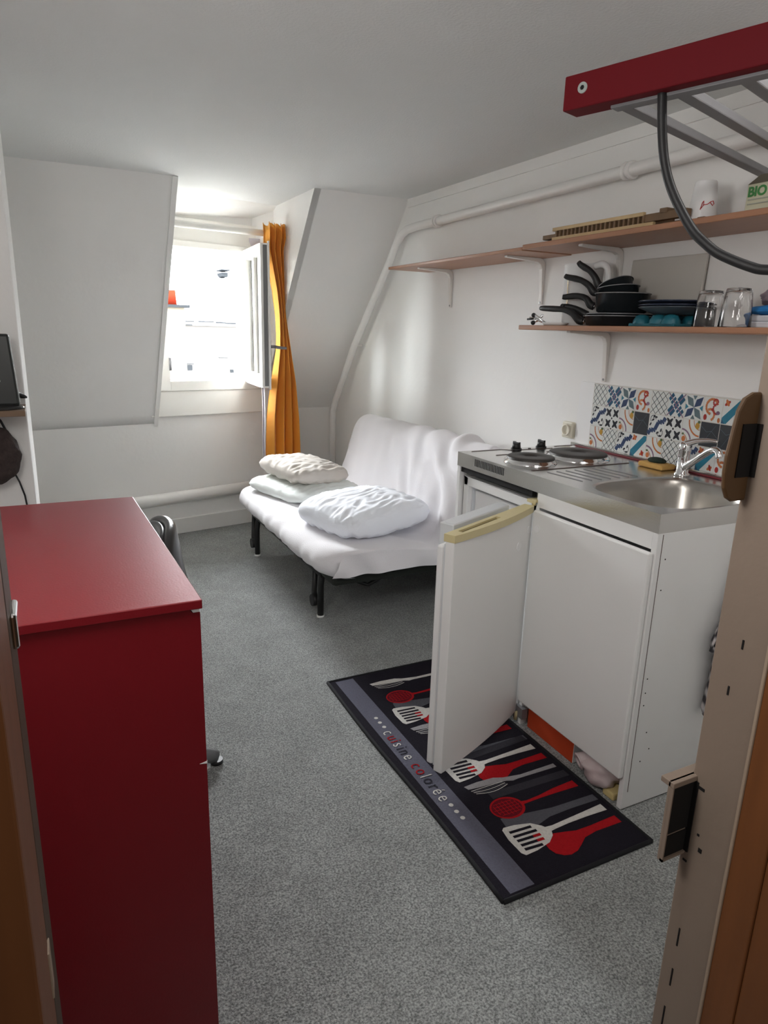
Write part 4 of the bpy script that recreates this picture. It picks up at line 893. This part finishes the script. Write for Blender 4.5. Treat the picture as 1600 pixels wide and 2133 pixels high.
b = B(); T = Matrix.Translation((2.005, 1.675, LZ)) @ Euler((0, .055, 0)).to_matrix().to_4x4(); b.box(0, .010, 0, .330, 0, .242, T=T, bev=.003)
tag(b.build('cutting_board', mat('grey_board', (.50, .48, .44), .5)), 'thin grey board leaning on the wall behind the plates', 'board')
opn = thing('can_opener', 'small silver can opener at the left end of the lower shelf', 'can opener', (1.83, 2.30, LZ))
b = B(); b.tube([(1.83, 2.345, LZ+.030), (1.83, 2.31, LZ+.026), (1.83, 2.23, LZ+.006)], .005, 10); b.tube([(1.83, 2.335, LZ+.012), (1.83, 2.30, LZ+.018), (1.83, 2.265, LZ+.040)], .005, 10); b.tube([(1.82, 2.30, LZ+.040), (1.83, 2.25, LZ+.012), (1.83, 2.225, LZ+.004)], .004, 10); b.build('blades', CHROME, opn)
b = B(); b.sphere((1.825, 2.318, LZ+.040), .009); b.sphere((1.825, 2.318, LZ+.010), .009); b.cyl((1.822, 2.352, LZ+.024), (1.825, 2.320, LZ+.026), .004, n=8); b.build('grip_tips', BLKP, opn)
b = B(); b.lathe([(.001, 0), (.05, 0), (.062, .010), (.060, .012), (.048, .004), (.001, .004)], (1.845, 2.205, LZ), 32, sx=.7); tag(b.build('saucer', WHTP), 'small white saucer in front of the jug', 'saucer')

# ================================================================ RUG
rug = thing('kitchen_rug', 'black kitchen mat printed with utensils and words in front of the cabinet', 'rug', (1.17, 1.68, 0))
X0, X1, Y0, Y1 = .912, 1.420, 1.088, 2.272
RT = .007
b = B()
def rb_(x, y): # slightly wavy left border
    return x+.004*math.sin((y-Y0)*6)*(1-(x-X0)/(X1-X0))
b.grid(lambda u, v: Vector((rb_(X0+u*(X1-X0), Y0+v*(Y1-Y0)), Y0+v*(Y1-Y0), RT)), 12, 30, 0, smooth=False)
b.grid(lambda u, v: Vector((rb_(X0 if u < .5 else X1, Y0+v*(Y1-Y0)), Y0+v*(Y1-Y0), RT*(1-(u*2 % 1) if False else 1))), 2, 30, 0) if False else None
for xx in (X0, X1): b.grid(lambda u, v: Vector((rb_(xx, Y0+v*(Y1-Y0)), Y0+v*(Y1-Y0), RT*u)), 2, 30, 0, smooth=False)
for yy in (Y0, Y1): b.grid(lambda u, v: Vector((rb_(X0+v*(X1-X0), yy), yy, RT*u)), 2, 12, 0, smooth=False)
b.build('mat_base', RK, rug)
b = B(); RM = [RK, RB, RW, RR, RG, RD, RP, RDR, RC]; K_, Bn, Wh, Re, Gy, Dk, Pl, Dr, Ch = range(9)
LAYN = [0]
def lay(pts, m_, l):
    LAYN[0] += 1; b.flat([Vector((x, y, RT+.0004*l+LAYN[0]*1.2e-6)) for x, y in pts], m_)
def ln(pts, w_, m_, l):
    for i in range(len(pts)-1):
        p, q_ = Vector(pts[i]), Vector(pts[i+1]); d = (q_-p).normalized(); n2 = Vector((-d.y, d.x))*w_/2; e_ = d*w_*.3
        lay([p-n2-e_, p+n2-e_, q_+n2+e_, q_-n2+e_], m_, l)
def oval(cx, cy, rx, ry, m_, l, rot=0, n=28, pw=2.0):
    pts = []
    for i in range(n):
        t_ = 2*PI*i/n; c_, s_ = math.cos(t_), math.sin(t_); a, c2 = rx*math.copysign(abs(c_)**(2/pw), c_), ry*math.copysign(abs(s_)**(2/pw), s_)
        pts.append((cx+a*math.cos(rot)-c2*math.sin(rot), cy+a*math.sin(rot)+c2*math.cos(rot)))
    lay(pts, m_, l)
BX0, BX1 = .942, 1.018
lay([(BX0, 1.10), (BX1, 1.10), (BX1, 2.258), (BX0, 2.258)], Bn, 1)
lay([(1.045, 1.10), (1.405, 1.10), (1.405, 2.258), (1.045, 2.258)], K_, 1)
def handle(pts_w, m_, l):   # list (x,y,halfwidth)
    up_ = [(x, y+h_) for x, y, h_ in pts_w]; dn_ = [(x, y-h_) for x, y, h_ in reversed(pts_w)]; lay(up_+dn_, m_, l)
def spatula(dy, l=4, full=True):
    # head x 1.05..1.17, handle to 1.39
    lay([(1.056, 1.293+dy), (1.050, 1.255+dy), (1.052, 1.200+dy), (1.060, 1.188+dy), (1.10, 1.190+dy), (1.150, 1.200+dy), (1.176, 1.218+dy), (1.187, 1.238+dy), (1.172, 1.262+dy), (1.148, 1.284+dy), (1.10, 1.297+dy), (1.065, 1.300+dy)], Wh, l)
    handle([(1.165, 1.243+dy, .012), (1.20, 1.243+dy, .008), (1.25, 1.246+dy, .008), (1.32, 1.248+dy, .010), (1.395, 1.249+dy, .014)], Wh, l)
    for i, (x1_, ys) in enumerate(((1.139, 1.276), (1.144, 1.2575), (1.144, 1.240), (1.142, 1.2225), (1.125, 1.206))):
        ln([(1.072, ys+dy), (x1_, ys+dy-.004)], .0095, K_, l+1)
        if i in (2, 3): ln([(1.125, ys+dy-.003), (x1_, ys+dy-.004)], .0095, Re, l+2)
def spoon(dy, m_=Re, l=3):
    lay([(1.135, 1.205+dy), (1.132, 1.180+dy), (1.138, 1.160+dy), (1.155, 1.145+dy), (1.175, 1.139+dy), (1.20, 1.143+dy), (1.225, 1.156+dy), (1.255, 1.174+dy), (1.30, 1.180+dy), (1.397, 1.178+dy), (1.397, 1.208+dy), (1.30, 1.205+dy), (1.25, 1.206+dy), (1.215, 1.216+dy), (1.18, 1.224+dy), (1.15, 1.220+dy)], m_, l)
def skimmer(dy, l=3):
    oval(1.128, 1.366+dy, .056, .046, Re, l); oval(1.126, 1.366+dy, .049, .039, Dr, l+1)
    for k in range(7): ln([(1.09+k*.0125, 1.335+dy+abs(k-3)*.004), (1.09+k*.0125, 1.397+dy-abs(k-3)*.004)], .0022, Re, l+2)
    for k in range(5): ln([(1.082+abs(k-2)*.006, 1.342+dy+k*.012), (1.170-abs(k-2)*.006, 1.342+dy+k*.012)], .0022, Re, l+2)
    handle([(1.175, 1.366+dy, .008), (1.20, 1.364+dy, .005), (1.25, 1.366+dy, .006), (1.31, 1.370+dy, .011), (1.393, 1.371+dy, .015)], Re, l)
def whisk(dy, l=3, m_=Pl):
    lay([(1.060, 1.499+dy), (1.066, 1.482+dy), (1.10, 1.478+dy), (1.16, 1.474+dy), (1.20, 1.470+dy), (1.22, 1.462+dy), (1.24, 1.464+dy), (1.395, 1.462+dy), (1.395, 1.480+dy), (1.26, 1.478+dy), (1.20, 1.488+dy), (1.17, 1.500+dy), (1.11, 1.503+dy)], m_, l)
    for k in range(5): 
        pts = [(1.070+.002*k+.115*i/8, 1.478+dy-.006-.007*k*(.6+.4*math.sin(PI*i/8))) for i in range(9)]; ln(pts, .0024, Gy if k % 2 else Wh, l+1)
def gspoon(dy, m_=Gy, l=2): lay([(1.08, 1.335+dy), (1.075, 1.30+dy), (1.09, 1.275+dy), (1.12, 1.265+dy), (1.16, 1.268+dy), (1.22, 1.283+dy), (1.30, 1.285+dy), (1.405, 1.282+dy), (1.405, 1.308+dy), (1.25, 1.312+dy), (1.16, 1.325+dy), (1.11, 1.336+dy)], m_, l)
for dy in (0, .335, .690):
    spatula(dy); spoon(dy); gspoon(dy) if dy != .335 else None
for dy in (0, .335, .690): skimmer(dy) if dy != .335 else None
whisk(0); whisk(.350, m_=Pl); whisk(.690, m_=Wh)
skimmer(.345)
gspoon(.345); ln([(1.10, 1.62), (1.39, 1.64)], .03, Ch, 2); ln([(1.12, 1.43), (1.395, 1.425)], .03, Ch, 2)
for x_, y_ in ((.978, 1.958), (.978, 1.926), (.980, 1.895), (.980, 1.445), (.980, 1.414), (.982, 1.384)): oval(x_, y_, .0075, .0075, Wh, 3, n=14)
# lettering, read from the kitchen side with the text running along the mat
seq = [('c', Wh), ('u', Re), ('i', Re), ('s', Wh), ('i', Dk), ('n', Dk), ('e', Wh), (' ', Wh), ('c', Re), ('o', Re), ('l', Wh), ('o', Dk), ('r', Dk), ('\u00e9', Wh), ('e', Wh)]
adv = {'c': .031, 'u': .030, 'i': .016, 's': .026, 'n': .030, 'e': .030, ' ': .020, 'o': .033, 'l': .016, 'r': .024, '\u00e9': .032}
tot = sum(adv[c_] for c_, _ in seq); sc_ = (1.868-1.462)/tot; yy = 1.868
for ch_, m_ in seq:
    if ch_ != ' ':
        T = Matrix.Translation((.958, yy, RT+.0018)) @ Matrix(((0, 1, 0, 0), (-1, 0, 0, 0), (0, 0, 1, 0), (0, 0, 0, 1)))
        v_, f_ = text_mesh(ch_, .062, T, ext=.0003, sx=.80*sc_, off=-.0004); b.add(v_, f_, m_)
    yy -= adv[ch_]*sc_
b.build('printed_pattern', RM, rug, fix=True)
b = B()
for (xa, ya, xb, yb) in ((X0, Y0, X0, Y1), (X1, Y0, X1, Y1)): b.tube([(rb_(xa, ya+(yb-ya)*k/30), ya+(yb-ya)*k/30, RT*.62) for k in range(31)], .0062, 8)
for yy in (Y0, Y1): b.tube([(rb_(X0+(X1-X0)*k/12, yy), yy, RT*.62) for k in range(13)], .0062, 8)
b.build('edge_binding', mat('rug_binding', (.006, .006, .008), .9), rug)

# ================================================================ DRESSER
ds = thing('dresser', 'glossy dark red chest of drawers in the left foreground', 'dresser', (-.08, 1.22, 0))
DX0, DX1, DY0, DY1 = -.34, .172, .905, 1.545
B().hexa([(DX0, DY0-.004, .9865), (.173, DY0-.006, .9865), (.157, DY1, .9865), (DX0, DY1+.002, .9865), (DX0, DY0-.004, 1.0), (.173, DY0-.006, 1.0), (.157, DY1, 1.0), (DX0, DY1+.002, 1.0)]).build('top_panel', RED, ds, bevel=.0012)
b = B(); b.prism([(DX0, 0), (.1705, 0), (.1705, .9795), (.160, .9795), (.155, .9864), (DX0, .9864)], (0, DY0, 0), (1, 0, 0), (0, 0, 1), (0, .018, 0)); b.build('side_panel', RED, ds)
B().box(DX0, .134, DY1-.018, DY1, 0, .9865).build('side_panel', RED, ds, bevel=.0008)
B().box(DX0, DX0+.01, DY0+.018, DY1-.018, .02, .98).build('back_panel', RED, ds)
for (z0, z1, y_) in ((.739, .9815, 0), (.4845, .7345, .004), (.237, .479, .001), (.03, .232, .002)):
    B().hexa([(.151, DY0+.0185, z0), (DX1, DY0+.0185, z0), (.156, DY1-.002, z0), (.135, DY1-.002, z0), (.151, DY0+.0185, z1), (DX1, DY0+.0185, z1), (.156, DY1-.002, z1), (.135, DY1-.002, z1)]).build('drawer_front', RED, ds, bevel=.0008)
    B().box(DX0+.02, .132, DY0+.03, DY1-.03, z0+.01, z1-.03).build('drawer_box', WHT, ds)
b = B(); b.prism([(.161, .9797), (.1700, .9797), (.1700, .9860), (.157, .9860)], (0, DY0+.0010, 0), (1, 0, 0), (0, 0, 1), (0, .017, 0)); b.build('pale_edge', WHTP, ds)
b = B(); b.prism([(.160, .7365), (.1712, .7390), (.1712, .7345)], (0, DY0-.0004, 0), (1, 0, 0), (0, 0, 1), (0, .006, 0)); b.build('pale_edge', WHTP, ds)

# ================================================================ CHAIR
ch = thing('office_chair', 'dark grey plastic swivel chair behind the red dresser', 'chair', (.18, 1.80, 0))
def bk(r, t_, off):
    th = r*math.copysign(abs(math.cos(t_))**.72, math.cos(t_)); hh = r*math.copysign(abs(math.sin(t_))**.72, math.sin(t_))
    return Vector((.284-.050*th*th-.02*hh+off, 1.905+th*.175*(1-.08*hh), .712+.128*hh))
def shell(b, rmax, o0, o1):
    prf = [(0.02, o0), (rmax*.6, o0), (rmax*.93, o0+.001), (rmax*.985, o0+(o1-o0)*.25), (rmax, o0+(o1-o0)*.5), (rmax*.985, o0+(o1-o0)*.8), (rmax*.93, o1), (rmax*.5, o1), (.02, o1)]
    vs_ = [bk(r_, 2*PI*k/56, o_) for r_, o_ in prf for k in range(56)]
    b.add(vs_, [(i_*56+k, i_*56+(k+1) % 56, (i_+1)*56+(k+1) % 56, (i_+1)*56+k) for i_ in range(len(prf)-1) for k in range(56)], 0, True)
    b.add(vs_[:56], [list(range(56))], 0, True); b.add(vs_[-56:], [list(range(56))], 0, True)
b = B(); shell(b, .90, -.014, .006); b.build('back_pad', CHAIR, ch)
b = B(); shell(b, 1.0, .004, .034); b.build('back_shell', CHAIR, ch)
b = B()
b.grid(lambda u, v: Vector((-.14+.40*u, 1.90+(v-.5)*.42*(1-.15*abs(2*u-1)**3), .455-.03*(1-abs(2*u-1)**4)*(1-abs(2*v-1)**4)*.5+.02)), 20, 20); b.build('seat', CHAIR, ch, fix=False, solid=.04)
b = B(); b.tube([(.06, 1.90, .43), (.22, 1.90, .45), (.285, 1.90, .52), (.300, 1.90, .62)], .02, 10); b.build('back_support', CHAIRL, ch)
b = B(); b.cyl((.10, 1.90, .10), (.10, 1.90, .44), .024, n=20); b.build('gas_column', CHAIRL, ch)
for k in range(5):
    a = .14+k*2*PI/5; e = Vector((.10+.300*math.cos(a), 1.90+.300*math.sin(a), .022))
    b = B(); b.tube([(.10, 1.90, .12), Vector((.10, 1.90, .105)).lerp(e, .6)+Vector((0, 0, .02)), e], [.026, .020, .017], 10, ry=1.3, sm=3); lg = b.build('leg', CHAIRL, ch)
    b = B(); b.cyl((e.x, e.y, 0), (e.x, e.y, .014), .020, n=16); b.build('glide', BLKP, lg)

# ================================================================ LEFT SIDE: shelf, router, cloth bag
tag(B().box(XL+.005, -.0565, 2.45, 2.649, 1.072, 1.090, bev=.001).build('wall_shelf', SHELFW), 'small brown shelf on the pillar holding the black router', 'shelf')
ro = thing('router', 'black upright internet router on the small brown shelf', 'router', (-.17, 2.53, 1.090))
b = B(); b.hexa([(-.27, 2.505, 1.10), (-.069, 2.505, 1.10), (-.069, 2.56, 1.10), (-.27, 2.56, 1.10), (-.262, 2.515, 1.325), (-.081, 2.515, 1.325), (-.081, 2.55, 1.325), (-.262, 2.55, 1.325)]); b.build('case', ROUT, ro, bevel=.008)
b = B(); b.lathe([(.001, 1.0902), (.085, 1.0902), (.080, 1.097), (.06, 1.106), (.001, 1.108)], (-.14, 2.53, 0), 32, sy=.8); b.build('base', mat('glossy_black_base', (.02, .02, .02), .08), ro)
b = B()
for z in (1.205, 1.189, 1.177): b.box(-.125, -.119, 2.5045, 2.5075, z, z+.005)
b.build('status_light', LED, ro)
b = B(); b.tube([(-.10, 2.56, 1.135), (-.075, 2.60, 1.13), (-.065, 2.62, 1.12), (-.052, 2.60, 1.118)], [.006, .008, .009, .004], 8); b.build('cable_plug', BLKP, ro)
bgx = thing('hanging_bag', 'small dark fuzzy cloth bag hanging below the router shelf', 'bag', (-.16, 2.55, .83))
b = B(); blob((-.165, 2.58, .93), .085, (.95, .5, 1.15), 33.3, .12); b.build('bag_body', BAGM, bgx)
b = B(); b.tube([(-.16, 2.60, 1.075), (-.135, 2.60, 1.04), (-.12, 2.60, 1.0)], .004, 8); b.build('strap', BLKP, bgx); b = B(); b.tube([(-.115, 2.60, .87), (-.10, 2.60, .83), (-.088, 2.60, .78), (-.082, 2.61, .70)], .003, 8); b.build('cord', BLKP, bgx)

# ================================================================ LOFT BED FRAME, top right
BD = Vector((.293, -.956, 0)); BP = Vector((.956, .293, 0)); A0 = Vector((1.0915, 1.344, 1.850)); LB = .90
bf = thing('loft_bed_frame', 'dark red beam with grey metal slats hanging top right', 'bed frame', A0+Vector((.3, 0, 0)))
b = B(); b.obox(A0, BD*LB, BP*.058, Vector((0, 0, .069))); beam = b.build('beam', mat('satin_red_paint', (0.115, 0.003, 0.007), 0.65, spec=0.2), bf, bevel=.003)
b = B(); b.cyl(A0+BD*.047-BP*.003+Vector((0, 0, .038)), A0+BD*.047+BP*.01+Vector((0, 0, .038)), .011, n=28); b.build('bolt_cap', CAPG, beam)
b = B(); b.cyl(A0+BD*.047-BP*.0036+Vector((0, 0, .038)), A0+BD*.047-BP*.002+Vector((0, 0, .038)), .005, n=6); b.build('hex_socket', VOID, beam)
b = B(); b.obox(A0+BD*.10+BP*.030+Vector((0, 0, -.006)), BD*(LB-.10), BP*.032, Vector((0, 0, .028))); b.build('side_rail', GALV, bf, bevel=.002)
for k in range(6):
    o_ = A0+BD*(.095+.125*k)+BP*.058+Vector((0, 0, .002)); ln_ = (XK-.012-o_.x-.01)/.956
    b = B(); b.obox(o_, BD*.030, BP*ln_, Vector((0, 0, .020))); b.build('slat', GALV, bf, bevel=.003)
cb = B(); cb.tube([(1.183, 1.150, 1.90), (1.183, 1.147, 1.85), (1.185, 1.136, 1.773), (1.189, 1.120, 1.708), (1.196, 1.094, 1.651), (1.207, 1.051, 1.587), (1.214, 1.018, 1.556), (1.222, .986, 1.533), (1.237, .929, 1.508), (1.245, .894, 1.500), (1.262, .82, 1.50), (1.28, .75, 1.53), (1.30, .68, 1.60), (1.31, .64, 1.70), (1.315, .62, 1.86)], .0095, 14, sm=6)
tag(cb.build('power_cable', BLKP), 'thick black cable looping down from the red beam', 'cable')

# ================================================================ DOORWAY
d1 = thing('door_1', 'worn wooden entrance door frame in the foreground', 'door frame', (.35, .46, 0)); d1['kind'] = 'structure'
B().box(.721, .80, .437, .506, 0, 2.06).build('jamb', JAMB, d1, bevel=.0015)['label'] = 'taupe painted right jamb'
b = B(); b.box(.7212, .90, .395, .437, 0, 2.12); b.box(.724, .90, .30, .395, 0, 2.12); b.build('casing', WOOD, d1, bevel=.002)
b = B(); b.box(.7185, .7225, .4355, .4395, 0, 2.06); b.build('worn_edge', JEDGE, d1, bevel=.001)
b = B(); b.box(-.12, -.0325, .452, .506, 0, 2.06); b.build('jamb', WOODD, d1, bevel=.002)
b = B(); b.box(-.16, -.0328, .36, .452, 0, 2.12); b.build('casing', WOOD, d1, bevel=.002)
B().box(-.12, .80, .437, .506, 2.06, 2.12).build('head_jamb', JAMB, d1)
b = B(); b.prism([(.680, 1.245), (.680, 1.225), (.683, 1.207), (.690, 1.195), (.700, 1.190), (.75, 1.190), (.75, 1.315), (.708, 1.315), (.695, 1.309), (.687, 1.295)], (0, .500, 0), (1, 0, 0), (0, 0, 1), (0, .0055, 0)); kp = b.build('strike_box', mat('brown_strike_metal', (.10, .055, .025), .4), d1, bevel=.003)
B().box(.697, .7205, .4985, .5005, 1.219, 1.280).build('latch_opening', VOID, kp)
B().box(.7195, .7215, .492, .5005, 1.219, 1.280).build('latch_opening', VOID, kp)
b = B(); b.box(.678, .745, .5035, .508, .700, .820, bev=.001); b.box(.678, .745, .499, .520, .812, .820, bev=.001); b.box(.678, .680, .499, .5036, .70, .812); b.box(.678, .7205, .499, .5036, .700, .704); kp2 = b.build('lower_strike_box', JAMB, d1)
b = B(); b.box(.680, .7205, .5015, .5032, .740, .812); b.box(.680, .7205, .5015, .5032, .704, .736); b.box(.7195, .7216, .495, .5032, .704, .812); b.build('bolt_opening', VOID, kp2)
b = B()
for (y, z, w_, h_) in ((.470, 1.02, .0022, .012), (.478, .955, .0022, .012), (.492, .806, .012, .004), (.478, .720, .005, .006), (.497, .690, .006, .003), (.484, .740, .003, .003), (.487, .57, .002, .03), (.487, .50, .002, .03), (.489, .42, .002, .05)): b.box(.7200, .7212, y-w_/2, y+w_/2, z-h_/2, z+h_/2)
b.build('paint_chip', VOID, d1)
b = B(); b.box(-.0335, -.0285, .47, .50, 1.160, 1.185, bev=.002); b.build('latch_plate', CHROME, d1)
b = B(); b.box(-.0332, -.0315, .44, .455, .90, .94, bev=.0005); b.build('paint_nick', JEDGE, d1)
